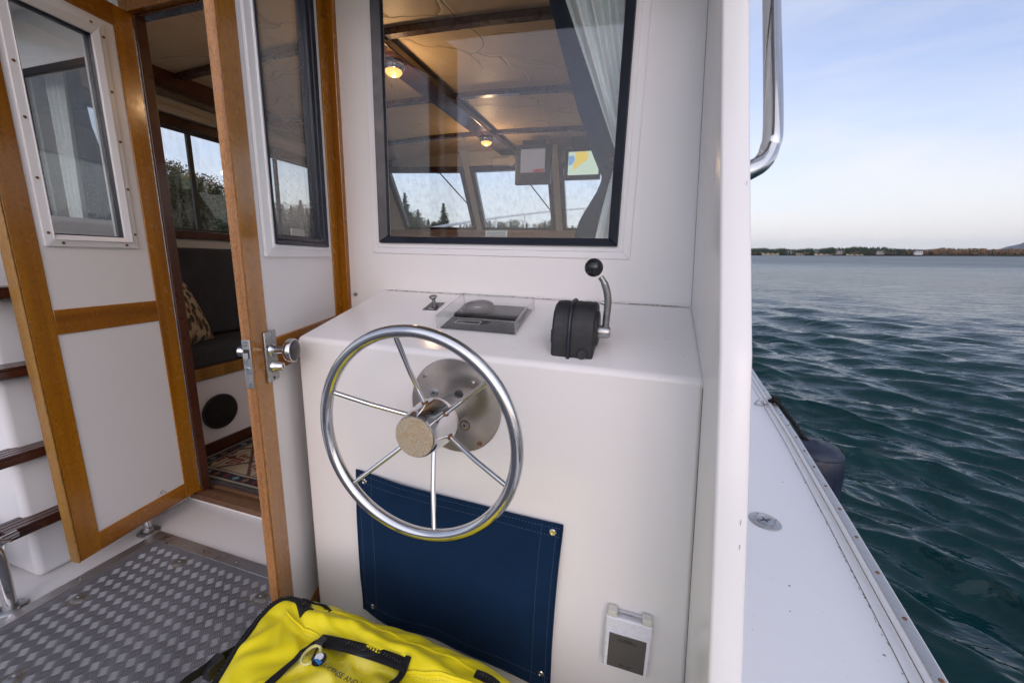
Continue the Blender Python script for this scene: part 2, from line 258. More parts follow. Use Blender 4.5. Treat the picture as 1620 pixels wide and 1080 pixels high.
# ------------------------------------------------------------------ geometry helpers
ORG = {}
class G:
    def __init__(s): s.v = []; s.f = []; s.cols = None
    def _a(s, vs, fs):
        k = len(s.v); s.v += [tuple(float(c) for c in p) for p in vs]; s.f += [tuple(i + k for i in f) for f in fs]; return s
    def box(s, x0, x1, y0, y1, z0, z1, T=None):
        vs = [(x, y, z) for z in (z0, z1) for y in (y0, y1) for x in (x0, x1)]
        if T is not None: vs = [tuple(T @ Vector(p)) for p in vs]
        return s._a(vs, [(0, 2, 3, 1), (4, 5, 7, 6), (0, 1, 5, 4), (2, 6, 7, 3), (0, 4, 6, 2), (1, 3, 7, 5)])
    def hexa(s, lo, hi):
        return s._a(list(lo) + list(hi), [(3, 2, 1, 0), (4, 5, 6, 7), (0, 1, 5, 4), (1, 2, 6, 5), (2, 3, 7, 6), (3, 0, 4, 7)])
    def prism(s, poly, a, b, axis='x'):
        n = len(poly)
        def P(p, h): return (h, p[0], p[1]) if axis == 'x' else ((p[0], h, p[1]) if axis == 'y' else (p[0], p[1], h))
        vs = [P(p, a) for p in poly] + [P(p, b) for p in poly]
        return s._a(vs, [tuple(range(n))[::-1], tuple(range(n, 2 * n))] + [(i, (i + 1) % n, n + (i + 1) % n, n + i) for i in range(n)])
    def tube(s, path, r, n=12, closed=False, caps=True):
        P = [Vector(p) for p in path]; m = len(P); rr = r if isinstance(r, (list, tuple)) else [r] * m
        tang = []
        for i in range(m):
            a = P[(i - 1) % m] if (closed or i > 0) else P[i]; b = P[(i + 1) % m] if (closed or i < m - 1) else P[i]; tang.append((b - a).normalized())
        up = Vector((0, 0, 1)) if abs(tang[0].z) < .9 else Vector((1, 0, 0)); nn = (up - tang[0] * up.dot(tang[0])).normalized(); vs = []
        for i in range(m):
            nn = (nn - tang[i] * nn.dot(tang[i])).normalized(); bb = tang[i].cross(nn)
            for k in range(n):
                a = 2 * math.pi * k / n; vs.append(P[i] + (nn * math.cos(a) + bb * math.sin(a)) * rr[i])
        fs = []
        for i in range(m if closed else m - 1):
            j = (i + 1) % m
            for k in range(n): fs.append((i * n + k, i * n + (k + 1) % n, j * n + (k + 1) % n, j * n + k))
        if not closed and caps: fs += [tuple(range(n))[::-1], tuple(range((m - 1) * n, m * n))]
        return s._a(vs, fs)
    def lathe(s, prof, c=(0, 0, 0), axis='z', n=24, T=None):
        vs = []; m = len(prof); c = Vector(c)
        for r_, h in prof:
            for k in range(n):
                a = 2 * math.pi * k / n; x, y = r_ * math.cos(a), r_ * math.sin(a)
                p = {'z': (x, y, h), 'y': (x, h, -y), 'x': (h, x, y)}[axis]
                p = Vector(p)
                if T is not None: p = T @ p
                vs.append(p + c)
        fs = [(i * n + k, i * n + (k + 1) % n, (i + 1) * n + (k + 1) % n, (i + 1) * n + k) for i in range(m - 1) for k in range(n)]
        fs += [tuple(range(n))[::-1], tuple(range((m - 1) * n, m * n))]
        return s._a(vs, fs)
    def ball(s, c, r, n=20, sc=(1, 1, 1)):
        pr = [(r * math.sin(math.pi * i / n), -r * math.cos(math.pi * i / n)) for i in range(n + 1)]; pr[0] = (r * .01, -r); pr[-1] = (r * .01, r)
        k = len(s.v); s.lathe(pr, (0, 0, 0), 'z', n + 4); s.v[k:] = [(p[0] * sc[0] + c[0], p[1] * sc[1] + c[1], p[2] * sc[2] + c[2]) for p in s.v[k:]]; return s
    def grid(s, fn, nu, nv, closed_u=False):
        vs = [fn(i / nu, j / nv) for j in range(nv + 1) for i in range(nu if closed_u else nu + 1)]; w = nu if closed_u else nu + 1
        return s._a(vs, [(j * w + i, j * w + (i + 1) % w, (j + 1) * w + (i + 1) % w, (j + 1) * w + i) for j in range(nv) for i in range(nu)])
    def build(s, name, mat, parent=None, bevel=0, smooth=None, seg=3, solid=0, label=None, kind=None, tri=False):
        me = bpy.data.meshes.new(name); o = bpy.data.objects.new(name, me); col.objects.link(o)
        org = Vector((0, 0, 0)); r_ = parent
        while r_ is not None and r_.parent is not None: r_ = r_.parent
        if r_ is not None: org = ORG[r_.name]
        me.from_pydata([(p[0] - org[0], p[1] - org[1], p[2] - org[2]) for p in s.v], [], s.f); me.update()
        me.materials.append(M[mat]); o.parent = parent
        if smooth:
            me.polygons.foreach_set('use_smooth', [True] * len(me.polygons)); me.set_sharp_from_angle(angle=R(smooth))
        if solid:
            m_ = o.modifiers.new('solid', 'SOLIDIFY'); m_.thickness = solid; m_.offset = 0
        if bevel:
            m_ = o.modifiers.new('bevel', 'BEVEL'); m_.width = bevel; m_.segments = seg; m_.limit_method = 'ANGLE'; m_.angle_limit = R(35); m_.harden_normals = False
            me.polygons.foreach_set('use_smooth', [True] * len(me.polygons)); me.set_sharp_from_angle(angle=R(50)) if seg < 3 else None
            if seg >= 3: m_.harden_normals = True
        if label: o['label'] = label
        if kind: o['kind'] = kind
        return o
BOAT = []
def thing(name, label, cat, loc=(0, 0, 0), rot=None, group=None, boat=True):
    o = bpy.data.objects.new(name, None); col.objects.link(o); o.location = loc; o['label'] = label; o['category'] = cat; o.empty_display_size = .1
    ORG[o.name] = Vector(loc)
    if rot is not None: o.rotation_euler = rot; ORG[o.name] = Vector((0, 0, 0))
    if group: o['group'] = group
    if boat: BOAT.append(o)
    return o
def struct(g, name, mat, boat=True, **kw):
    o = g.build(name, mat, None, **kw); o['kind'] = kw.get('kind') or 'structure'
    ORG[o.name] = Vector((0, 0, 0))
    if boat: BOAT.append(o)
    return o
def root_org(p):
    while p.parent is not None: p = p.parent
    return ORG[p.name]
def piece(src, parent, loc, rot=(0, 0, 0), name=None, mat=None):
    """a further piece that shares src's mesh data (mesh modelled about its own origin)"""
    o = src.copy(); col.objects.link(o); o.parent = parent
    if name: o.name = name
    o.location = Vector(loc) - root_org(parent); o.rotation_euler = rot
    if mat: o.material_slots[0].link = 'OBJECT'; o.material_slots[0].material = M[mat]
    return o
def proto(g, name, mat, **kw):
    """mesh kept as data only: a source for piece()"""
    o = g.build(name, mat, None, **kw); col.objects.unlink(o); return o
def ring(poly_out, poly_in, y0, y1):
    """rectangular ring in the XZ plane between y0 and y1: poly = (x0,x1,z0,z1)"""
    g = G(); a, b = poly_out, poly_in
    g.box(a[0], b[0], y0, y1, a[2], a[3]); g.box(b[1], a[1], y0, y1, a[2], a[3]); g.box(b[0], b[1], y0, y1, a[2], b[2]); g.box(b[0], b[1], y0, y1, b[3], a[3]); return g
def mitre(o_, i_, y0, y1, depth_in=None):
    """mitred frame: outer and inner rectangles, 4 sides; inner edge may sit deeper"""
    O = [(o_[0], o_[2]), (o_[1], o_[2]), (o_[1], o_[3]), (o_[0], o_[3])]; I = [(i_[0], i_[2]), (i_[1], i_[2]), (i_[1], i_[3]), (i_[0], i_[3])]
    g = G(); yi = y0 if depth_in is None else depth_in
    for k in range(4):
        a, b, c, d = O[k], O[(k + 1) % 4], I[(k + 1) % 4], I[k]
        g.hexa([(a[0], y1, a[1]), (b[0], y1, b[1]), (c[0], y1, c[1]), (d[0], y1, d[1])], [(a[0], y0, a[1]), (b[0], y0, b[1]), (c[0], yi, c[1]), (d[0], yi, d[1])])
    return g
def text(body, size, parent, loc, rot, mat, name='lettering', extrude=.0003, align='CENTER', sx=1):
    cu = bpy.data.curves.new(name, 'FONT'); cu.resolution_u = 3; cu.body = body; cu.size = size; cu.extrude = extrude; cu.align_x = align; cu.align_y = 'CENTER'
    tmp = bpy.data.objects.new('tmp', cu); col.objects.link(tmp); bpy.context.view_layer.update(); me = bpy.data.meshes.new_from_object(tmp.evaluated_get(bpy.context.evaluated_depsgraph_get())); bpy.data.objects.remove(tmp); me.materials.clear(); me.materials.append(M[mat]); o = bpy.data.objects.new(name, me); col.objects.link(o); o.parent = parent
    o.location = Vector(loc) - root_org(parent); o.rotation_euler = rot; o.scale = (sx, 1, 1); return o
sg = G(); sg.lathe([(.0001, .0), (.0042, 0), (.0042, .0008), (.0034, .0018), (.0001, .0022)], (0, 0, 0), 'z', 14)
SCREW = proto(sg, 'screw', 'old_chrome', smooth=40)
sl = G(); sl.box(-.0032, .0032, -.0005, .0005, .0019, .0024); SLOT = proto(sl, 'screw_slot', 'ink')
def screw(parent, loc, rot=(0, 0, 0), mat=None, sc=1.0):
    o = piece(SCREW, parent, loc, rot, 'screw', mat); o.scale = (sc, sc, sc); return o

DB = 1.10          # aft face of the cabin bulkhead
SOLE = -1.10       # cockpit floor
DECK = -.82        # side deck
# ------------------------------------------------------------------ sea
def sea():
    nr, na = 860, 620
    t_ = np.linspace(0, 1, nr)
    inv = 1 / 1.2 * (1 - t_) ** 1.0 + 1 / 60. * t_; r1 = 1 / inv
    r = np.concatenate([r1, np.geomspace(62, 16000, 70)]); nr = len(r)
    az = np.concatenate([np.linspace(-5, 95, 500), np.linspace(96, 354, 119)]); az = np.radians(az); na = len(az)
    RR, AA = np.meshgrid(r, az, indexing='ij'); X = RR * np.sin(AA); Y = RR * np.cos(AA); Z = np.zeros_like(X)
    cell = np.gradient(r)[:, None]
    nw = 150; lam = np.exp(rng.uniform(np.log(.13), np.log(3.6), nw)); main = R(54)
    th = main + rng.normal(0, R(21), nw); ph = rng.uniform(0, 6.28, nw); k = 2 * np.pi / lam
    slope = .054 * np.ones(nw); slope[lam < .3] *= 1.1; slope[lam > .9] *= .42; slope[lam > 1.8] *= .55
    DX = np.zeros_like(X); DY = np.zeros_like(X)
    for i in range(nw):
        fade = np.clip((lam[i] / (cell * 2.2)) - 1, 0, 1)
        a = slope[i] / k[i] * fade; p = k[i] * (X * math.cos(th[i]) + Y * math.sin(th[i])) + ph[i]
        Z += a * np.sin(p); DX += a * math.cos(th[i]) * np.cos(p); DY += a * math.sin(th[i]) * np.cos(p)
    X = X + DX * .9; Y = Y + DY * .9
    vs_ = np.stack([X, Y, Z], -1).reshape(-1, 3)
    ii, jj = np.meshgrid(np.arange(nr - 1), np.arange(na), indexing='ij'); j2 = (jj + 1) % na
    q = np.stack([ii * na + jj, (ii + 1) * na + jj, (ii + 1) * na + j2, ii * na + j2], -1).reshape(-1, 4)
    me = bpy.data.meshes.new('sea'); me.vertices.add(len(vs_)); me.vertices.foreach_set('co', vs_.ravel()); me.loops.add(q.size); me.loops.foreach_set('vertex_index', q.ravel().astype(np.int32))
    me.polygons.add(len(q)); me.polygons.foreach_set('loop_start', np.arange(0, q.size, 4, dtype=np.int32)); me.polygons.foreach_set('use_smooth', np.ones(len(q), bool)); me.update(); me.validate()
    me.materials.append(M['sea_water']); o = bpy.data.objects.new('sea', me); col.objects.link(o); o['kind'] = 'structure'
    if me.polygons[0].normal.z < 0: me.flip_normals()
sea()

# ------------------------------------------------------------------ far shore (world frame, starboard and ahead)
def polar(az, r, z=0): return (r * math.sin(R(az)), r * math.cos(R(az)), z)
def far_shore():
    def hs(az): return float(np.interp(az, [5, 13, 18, 23, 25, 26.8, 29, 31, 34, 45, 60], [1.1, 1.0, .88, 1.0, .85, .62, .72, .62, .5, .8, .9]))
    def coast(az): return 820 + 60 * math.sin(az * .13) - 1.6 * az
    def hgt(az, k): # k 0..1 inland
        return 2.0 + k * (3 + 1.5 * math.sin(az * .21 + 1) + 1.0 * math.sin(az * .7)) * hs(az)
    g = G(); g.grid(lambda u, v: polar(-5 + 85 * u, coast(-5 + 85 * u) + 320 * v, -2 if v == 0 else hgt(-5 + 85 * u, v) - .5), 200, 8); struct(g, 'shore', 'shore_soil', False, smooth=60)
    # woods on the far shore: thousands of small crowns that read as one mass
    def woods(n, fn, name, mat, lo, hi, w, az0, az1, k0, k1, conif=True):
        vs_, fs_ = [], []
        for i in range(n):
            az = random.uniform(az0, az1); k = random.uniform(k0, k1)
            if not fn(az, k): continue
            h = random.uniform(lo, hi) * (1 + .06 * math.sin(az * 2.9)) * (hs(az) if conif else 1); x, y, _ = polar(az, coast(az) + 320 * k); z0 = hgt(az, k) - .7; ww = w * h * random.uniform(.7, 1.3)
            if conif:
                for lay in range(4):
                    zb = z0 + h * (.12 + .2 * lay); zt = z0 + h * min(1.02, (.5 + .19 * lay)); rr = ww * (1 - .22 * lay); b = len(vs_); ph = random.random() * 6
                    vs_.append((x + random.uniform(-.3, .3), y, zt))
                    for q in range(5): vs_.append((x + rr * math.cos(ph + q * 1.257) * random.uniform(.6, 1.2), y + rr * math.sin(ph + q * 1.257), zb + random.uniform(-.8, .8)))
                    fs_ += [(b, b + 1 + q, b + 1 + (q + 1) % 5) for q in range(5)]
            else:
                for lay in range(7):
                    c = (x + random.uniform(-1, 1) * ww, y + random.uniform(-1, 1) * ww, z0 + h * random.uniform(.3, .9)); b = len(vs_); rr = ww * random.uniform(.35, .6)
                    vs_ += [(c[0], c[1], c[2] + rr), (c[0] + rr, c[1], c[2]), (c[0] - rr * .4, c[1] + rr, c[2]), (c[0] - rr, c[1] - rr * .4, c[2] + random.uniform(-1, 1)), (c[0], c[1] - rr, c[2] - rr * .5)]
                    fs_ += [(b, b + 1, b + 2), (b, b + 2, b + 3), (b, b + 3, b + 4), (b, b + 4, b + 1)]
        g = G(); g.v, g.f = vs_, fs_; struct(g, name, mat, False, kind='stuff')
    brown = lambda az, k: az > 26.6 and k < .28
    woods(6500, lambda az, k: not brown(az, k) or random.random() < .12, 'far_woods', 'far_needles', 8, 14, .19, 3, 60, .08, 1)
    woods(700, lambda az, k: True, 'far_scrub', 'far_brown', 2.5, 5, .5, 8, 60, .02, .2, False)
    woods(1200, lambda az, k: True, 'far_thicket', 'far_brown', 4.5, 7, .5, 26.6, 60, .1, .3, False)
    woods(1300, lambda az, k: True, 'far_firs', 'far_needles', 6, 11, .2, 3, 27, .04, .2)
    for az, r_, w_, h_, hue in ((14.5, 6, 26, 4.2, 0), (17.4, 6, 12, 4.6, 0), (19.6, 6, 26, 3.2, 0), (22.2, 6, 20, 2.8, 0)):
        g = G(); r0 = coast(az) + r_
        def fn(u, v, az=az, r0=r0, w_=w_, h_=h_):
            a = az + math.degrees((u - .5) * w_ / r0); x, y, _ = polar(a, r0 + 4 * v + 1.5 * math.sin(u * 17)); return (x, y, .5 + h_ * (1 - v * .0) * v * (.75 + .25 * math.sin(u * 23)))
        o = thing('bluff', '%s bare earth bluff on the far shore %s' % (('broad pale', 'short pale', 'low tan', 'low narrow tan')[int(az > 16) + int(az > 18) + int(az > 21)], ('close beside the white wing wall', 'just past the first bluff', 'under the middle of the fir woods', 'last before the white house')[int(az > 16) + int(az > 18) + int(az > 21)]), 'bluff', polar(az, r0), boat=False)
        g.grid(fn, 24, 6).build('bank', 'bluff', o, smooth=60)
    for i, (az, k, w_) in enumerate(((20.9, .05, 9), (27.0, .01, 7), (24.2, .06, 8), (16.3, .08, 8), (18.9, .09, 9))):
        r0 = coast(az) + 320 * k; x, y, _ = polar(az, r0); z = hgt(az, k) - .2
        o = thing('house', ('small pale house low among far firs left of centre', 'white gabled house alone at the water edge beside brown woods', 'small tan house behind the low bluff on far shore', 'small house half hidden in firs above pale bluffs', 'grey roofed house high between the far firs')[i], 'house', (x, y, z), boat=False, group='houses on the far shore')
        T = Matrix.Translation((x, y, z)) @ Matrix.Rotation(-R(az) + .3, 4, 'Z'); h_ = 4.2
        G().box(-w_ / 2, w_ / 2, -3, 3, 0, h_, T).build('wall', 'chalk' if i == 1 else 'house_wall', o)
        g = G(); g.v = [tuple(T @ Vector(p)) for p in ((-w_ / 2 - .5, -3.6, h_), (w_ / 2 + .5, -3.6, h_), (w_ / 2 + .5, 3.6, h_), (-w_ / 2 - .5, 3.6, h_), (-w_ / 2 - .5, 0, h_ + 2.4), (w_ / 2 + .5, 0, h_ + 2.4))]
        g.f = [(0, 1, 5, 4), (2, 3, 4, 5), (0, 4, 3), (1, 2, 5), (0, 3, 2, 1)]; g.build('roof', 'house_roof', o)
        for q in (-.3, .0, .3): G().box(w_ * q - .6, w_ * q + .6, -3.05, -2.98, 1.4, 2.8, T).build('window', 'dark_pane', o)
    # blue mountain ridge far away
    def ridge(u, v):
        az = 29.5 + 34 * u; r0 = 9000 + 1800 * v; h = 330 * math.sin(min(1, max(0, (az - 30.2) / 7)) * 1.45) * (1 + .12 * math.sin(az * 1.9) + .07 * math.sin(az * 4.3)) * math.sin(math.pi * min(1, v * 1.0) * .9)
        x, y, _ = polar(az, r0); return (x, y, -20 + max(0, h))
    g = G(); g.grid(ridge, 120, 14); struct(g, 'mountain', 'mountain_rock', False, smooth=80)
far_shore()
# thin air between the boat and the mountain
tm = bpy.data.materials.new('sea_air'); tm.use_nodes = True; tm.node_tree.nodes.clear()
_o = tm.node_tree.nodes.new('ShaderNodeOutputMaterial'); _v = tm.node_tree.nodes.new('ShaderNodeVolumePrincipled'); _v.inputs['Color'].default_value = (.72, .82, .95, 1); _v.inputs['Density'].default_value = 4e-5; _v.inputs['Anisotropy'].default_value = .1
tm.node_tree.links.new(_v.outputs[0], _o.inputs['Volume']); M['sea_air'] = tm
struct(G().box(-16500, 16500, -16500, 16500, -22, 400), 'haze', 'sea_air', False, kind='stuff')
# near shore to port and ahead, with firs
def fir_mesh(seed, n_lay, spread, dens, ragged):
    rnd = random.Random(seed); vs_, fs_ = [], []
    for l in range(n_lay):
        t_ = l / (n_lay - 1); z = .10 + .88 * t_; rad = spread * (1 - t_) ** .95 * (1 + ragged * rnd.uniform(-.45, .35)) + .006
        for b in range(max(4, int(dens * (1 - t_ * .6)))):
            a = rnd.random() * 6.283; L = rad * rnd.uniform(.65, 1.15)
            for s_ in range(7):
                d = L * (s_ + .4) / 7; px, py, pz = d * math.cos(a), d * math.sin(a), z - d * rnd.uniform(.15, .40)
                for q in range(3):
                    w = (.018 + .022 * rnd.random()) * (1.1 - .85 * t_); c = (px + rnd.uniform(-1, 1) * .018, py + rnd.uniform(-1, 1) * .018, pz + rnd.uniform(-1, .6) * .014); k = len(vs_); aa = rnd.random() * 6.28
                    vs_ += [(c[0] + w * math.cos(aa), c[1] + w * math.sin(aa), c[2] + rnd.uniform(-.3, .3) * w), (c[0] + w * math.cos(aa + 2.2), c[1] + w * math.sin(aa + 2.2), c[2] + rnd.uniform(-.5, .5) * w), (c[0] + .4 * w * math.cos(aa + 4), c[1] + .4 * w * math.sin(aa + 4), c[2] - w * rnd.uniform(.3, 1))]
                    fs_.append((k, k + 1, k + 2))
    return vs_, fs_
def round_mesh(seed, n):
    rnd = random.Random(seed); vs_, fs_ = [], []; cl = [(rnd.uniform(-.2, .2), rnd.uniform(-.2, .2), rnd.uniform(.32, .88), rnd.uniform(.08, .17)) for _ in range(26)]
    for i in range(n):
        c = rnd.choice(cl); d = Vector((rnd.gauss(0, 1), rnd.gauss(0, 1), rnd.gauss(0, 1))).normalized() * c[3] * rnd.uniform(.6, 1.05); p = Vector(c[:3]) + d; w = rnd.uniform(.010, .022); k = len(vs_)
        for q in range(3): vs_.append(tuple(p + Vector((rnd.uniform(-1, 1), rnd.uniform(-1, 1), rnd.uniform(-1, 1))) * w))
        fs_.append((k, k + 1, k + 2))
    return vs_, fs_
def near_shore():
    def sr(az): return 95 + 60 * max(0, (az + 55) / 60) ** 1.5 + (8 * math.sin(az * .3)) if az > -55 else 95 + 8 * math.sin(az * .3)
    g = G(); g.grid(lambda u, v: (lambda az: polar(az, sr(az) - 6 + 170 * v, -1 if v == 0 else 1.2 + 6 * v + math.sin(az * .8) * v))(-130 + 135 * u), 120, 10); struct(g, 'near_bank', 'shore_soil', False, smooth=60)
    protos = []
    for s_, kind in ((1, 'f'), (2, 'f'), (3, 'f'), (4, 'r'), (5, 'r')):
        g = G(); g.v, g.f = fir_mesh(s_, 30 + 3 * s_, .22 + .03 * s_, 17, .8) if kind == 'f' else round_mesh(s_, 6500)
        me = proto(g, 'crown', 'needles' if kind == 'f' else ('broadleaf' if s_ == 4 else 'bare_twigs'))
        tr = G(); tr.tube([(0, 0, -.05), (.004, 0, .3), (-.003, .003, .7), (0, 0, .97)], [.017, .013, .007, .002], 8)
        if kind == 'r':
            for q in range(7):
                a = q * 2.4; z = .25 + q * .06; tr.tube([(0, 0, z), (.09 * math.cos(a), .09 * math.sin(a), z + .12), (.17 * math.cos(a), .17 * math.sin(a), z + .27)], [.008, .005, .001], 5)
        protos.append((me, proto(tr, 'trunk', 'bark', smooth=50), kind))
    rnd = random.Random(11); spots = []
    marks = {-32.2: (17, 'f', 'tall pointed fir standing clear in the left windshield pane'), -35.2: (16, 'r', 'round dark tree at the left edge of the left windshield pane'), -30.6: (12.5, 'f', 'slim fir with a ragged top right of the tall windshield fir'), -27.2: (14, 'f', 'fir at the right end of the left windshield pane')}
    for az, (h, kd, lb) in marks.items(): spots.append((az, sr(az) + 6, h, kd, lb, None))
    az = -64
    while az < 2:
        az += rnd.uniform(.55, 1.0) if az < -36 else rnd.uniform(.42, .75)
        for row in range(2):
            a = az + rnd.uniform(-.5, .5); h = (rnd.uniform(13, 18.5) if a < -46 else (rnd.uniform(8, 13) if a < -34 else rnd.uniform(6.5, 11))) * (1 + .12 * row) * (.8 if -28 < a < -25 else 1)
            spots.append((a, sr(a) + 10 + row * 16 + rnd.uniform(-6, 6), h, 'r' if rnd.random() < (.55 if a < -50 else .25) else 'f', 'dark evergreen in the wooded bank seen through the cabin windows' , 'trees on the near wooded bank'))
    for a, r_, h, kd, lb, grp in spots:
        if grp: h = r_ * float(np.interp(a, [-60, -57, -52, -46, -36, -33, -30, -26, -22, -8, 2], [.165, .165, .125, .11, .105, .11, .085, .066, .078, .080, .085])) * rnd.uniform(.82, 1.12)
        x, y, _ = polar(a, r_); o = thing('fir_tree' if kd == 'f' else 'broadleaf_tree', lb if kd == 'f' or grp is None else 'rounded leafy tree in the wooded bank seen through the cabin windows', 'tree', (x, y, 1.0), group=grp, boat=False)
        if kd != 'f' and grp: o['group'] = 'rounded trees on the near wooded bank'
        cand = [p for p in protos if p[2] == kd]; c = rnd.choice(cand[:1] if (kd == 'r' and rnd.random() < .7) else cand)
        o.rotation_euler = (0, 0, rnd.random() * 6.28); wd = rnd.uniform(.85, 1.25) * h; o.scale = (wd, wd, h)
        for q, nm in ((c[0], 'crown'), (c[1], 'trunk')):
            k = q.copy(); k.name = nm; col.objects.link(k); k.parent = o
near_shore()

# ------------------------------------------------------------------ hull, side deck and toe rail
def rail_x(y):     # outboard edge of the gunwale, starboard
    pts = [(-1.7, .33), (-.6, .455), (.2, .56), (.87, .649), (1.43, .712), (2.11, .782), (2.76, .835), (3.41, .880), (4.4, .925), (5.6, .90), (7.0, .66), (8.3, .10), (9.2, -.55), (9.75, -1.2)]
    ys, xs = zip(*pts); return float(np.interp(y, ys, xs))
def sheer(y): return 0 if y < 2.6 else .022 * (y - 2.6) ** 2
CX = -1.2
hull = thing('boat_hull', 'white fibreglass motor boat hull with narrow side deck over the water', 'boat hull', (CX, 2.5, DECK))
ys_ = list(np.linspace(-1.7, 4.4, 40)) + list(np.linspace(4.6, 9.75, 36))
def sx(x, side): return x if side > 0 else 2 * CX - x
for side in (1, -1):
    g = G(); prof = [(-.004, -.03), (-.012, -.16), (-.05, -.55), (-.14, -1.0), (-.35, -1.25)]
    vs_ = []
    for y in ys_:
        for dx, dz in prof: vs_.append((sx(max(CX, rail_x(y) + dx - (0 if y < 5 else .1 * (y - 5) * -dz)), side), y, DECK + sheer(y) + dz))
    n = len(prof); g._a(vs_, [(i * n + k, (i + 1) * n + k, (i + 1) * n + k + 1, i * n + k + 1)[::side] for i in range(len(ys_) - 1) for k in range(n - 1)])
    g.build('hull_side', 'gelcoat_cool', hull, smooth=60)
    # toe rail: moulded lip
    def sweep(prof, name, mat, y0, y1, **kw):
        g = G(); yy = [y for y in ys_ if y0 <= y <= y1]; vs_ = []
        for y in yy:
            for dx, dz in prof: vs_.append((sx(rail_x(y) + dx, side), y, DECK + sheer(y) + dz))
        n = len(prof); fs = [(i * n + k, i * n + (k + 1) % n, (i + 1) * n + (k + 1) % n, (i + 1) * n + k)[::side] for i in range(len(yy) - 1) for k in range(n)]
        fs += [tuple(range(n))[::-1], tuple(range((len(yy) - 1) * n, len(yy) * n))]; g._a(vs_, fs); return g.build(name, mat, hull, **kw)
    sweep([(0, -.035), (0, .022), (-.004, .028), (-.036, .028), (-.040, .024), (-.046, .006), (-.060, .0015), (-.060, -.035)], 'toe_rail', 'gelcoat_cool', -1.7, 9.7, smooth=50)
    st = sweep([(-.007, .0285), (-.009, .0325), (-.013, .034), (-.027, .034), (-.031, .0325), (-.032, .0285)], 'rub_strip', 'stainless', -1.7, 8.5, smooth=40)
    G().tube([(sx(rail_x(y) - .0605, side), y, DECK + sheer(y) + .001) for y in ys_ if y < 5], .0009, 4).build('joint_line', 'joint_grime', hull); G().tube([(sx(rail_x(y) - .0425, side), y, DECK + sheer(y) + .0175) for y in ys_ if y < 5], .0012, 4).build('joint_line', 'joint_grime', hull)
    # side deck panel
    g = G(); inner = lambda y: .165 + (.02 * (1.1 - y) if y < 1.1 else 0)
    yd = [y for y in ys_ if y <= 6.2]
    g._a([(sx(xx, side), y, DECK + sheer(y)) for y in yd for xx in (min(inner(y), rail_x(y) - .1), rail_x(y) - .058)], [(2 * i, 2 * i + 1, 2 * i + 3, 2 * i + 2)[::side] for i in range(len(yd) - 1)])
    g.build('side_deck', 'deck_white', hull, solid=.0)
    if side > 0:
        k = 0
        for y in np.arange(-.2, 3.4, .152):
            z = DECK + .034; x = rail_x(y) - .020; s1 = screw(st, (x, y, z), (0, 0, R(30 * k)), 'rust', 1.15); k += 1
g = G(); g._a([(CX + s * (rail_x(y) - CX - .058), y, DECK + sheer(y)) for y in ys_ if y >= 4.0 for s in (-1, 0, 1)], [(3 * i + q, 3 * i + q + 1, 3 * i + q + 4, 3 * i + q + 3) for i in range(len([y for y in ys_ if y >= 4.0]) - 1) for q in (0, 1)])
g.v = [(p[0], p[1], p[2] + (.04 if abs(p[0] - CX) < .01 else .002)) for p in g.v]
g.build('foredeck', 'deck_white', hull)
g = G(); g._a([(CX - 1.53 - 0, -1.7, DECK), (CX + 1.53, -1.7, DECK), (CX + 1.3, -1.7, DECK - 1.2), (CX - 1.3, -1.7, DECK - 1.2)], [(0, 1, 2, 3)]); g.build('transom', 'gelcoat_cool', hull, solid=.04)
g = G(); g.box(.13, .20, -1.68, .47, SOLE - .05, DECK + .03); g.build('coaming', 'gelcoat', hull, bevel=.015)
g = G(); g.box(-2.62, .13, -1.68, -1.60, SOLE - .05, DECK + .12); g.build('coaming', 'gelcoat', hull, bevel=.015)
g = G(); g.box(-2.66, -2.58, -1.60, 1.1, SOLE - .05, DECK + .03); g.build('coaming', 'gelcoat', hull, bevel=.015)

g = G(); rs = random.Random(3)
for k in range(26):
    y = rs.uniform(.3, 3.2); x = rs.uniform(.2, rail_x(y) - .07); r_ = rs.choice((.0006, .0008, .001, .0018)); g.box(x - r_, x + r_ * rs.uniform(.5, 2), y - r_, y + r_, DECK + .0002, DECK + .0009)
for k in range(110): # dirt gathered in the corner of the toe rail
    y = rs.uniform(.3, 3.3); x = rail_x(y) - .0615 - abs(rs.gauss(0, .002)); g.box(x - .0008, x + .0006, y - rs.uniform(.001, .008), y + .002, DECK + .0002, DECK + .0007)
g.build('deck_grit', 'joint_grime', hull, kind='stuff')
# small things on the side deck
cap = thing('deck_filler_cap', 'round stainless filler cap screwed into the white side deck', 'filler cap', (.455, 1.365, DECK))
c0 = (.455, 1.365, DECK)
G().lathe([(.0001, 0), (.047, 0), (.047, .0015), (.043, .004), (.030, .0045), (.029, .003), (.0001, .003)], c0, 'z', 40).build('flange', 'stainless', cap, smooth=35)
G().lathe([(.0001, .002), (.026, .002), (.027, .0045), (.025, .0058), (.0001, .0062)], c0, 'z', 36).build('cap', 'old_chrome', cap, smooth=35)
T = Matrix.Translation(c0) @ Matrix.Rotation(R(25), 4, 'Z'); G().box(-.018, .018, -.0022, .0022, .006, .0068, T).box(-.0022, .0022, -.012, .012, .006, .0068, T).build('key_slot', 'ink', cap)
for a in (20, 110, 200, 290): screw(cap, (c0[0] + .0375 * math.cos(R(a)), c0[1] + .0375 * math.sin(R(a)), DECK + .0043), (0, 0, 0), 'pitted', .85)
pe = (.772, 2.62, DECK)
eye = thing('pad_eye', 'small stainless pad eye on the side deck with black line tied through it', 'pad eye', pe)
G().box(pe[0] - .045, pe[0] + .02, pe[1] - .012, pe[1] + .012, DECK, DECK + .004).build('base_plate', 'old_chrome', eye, bevel=.003)
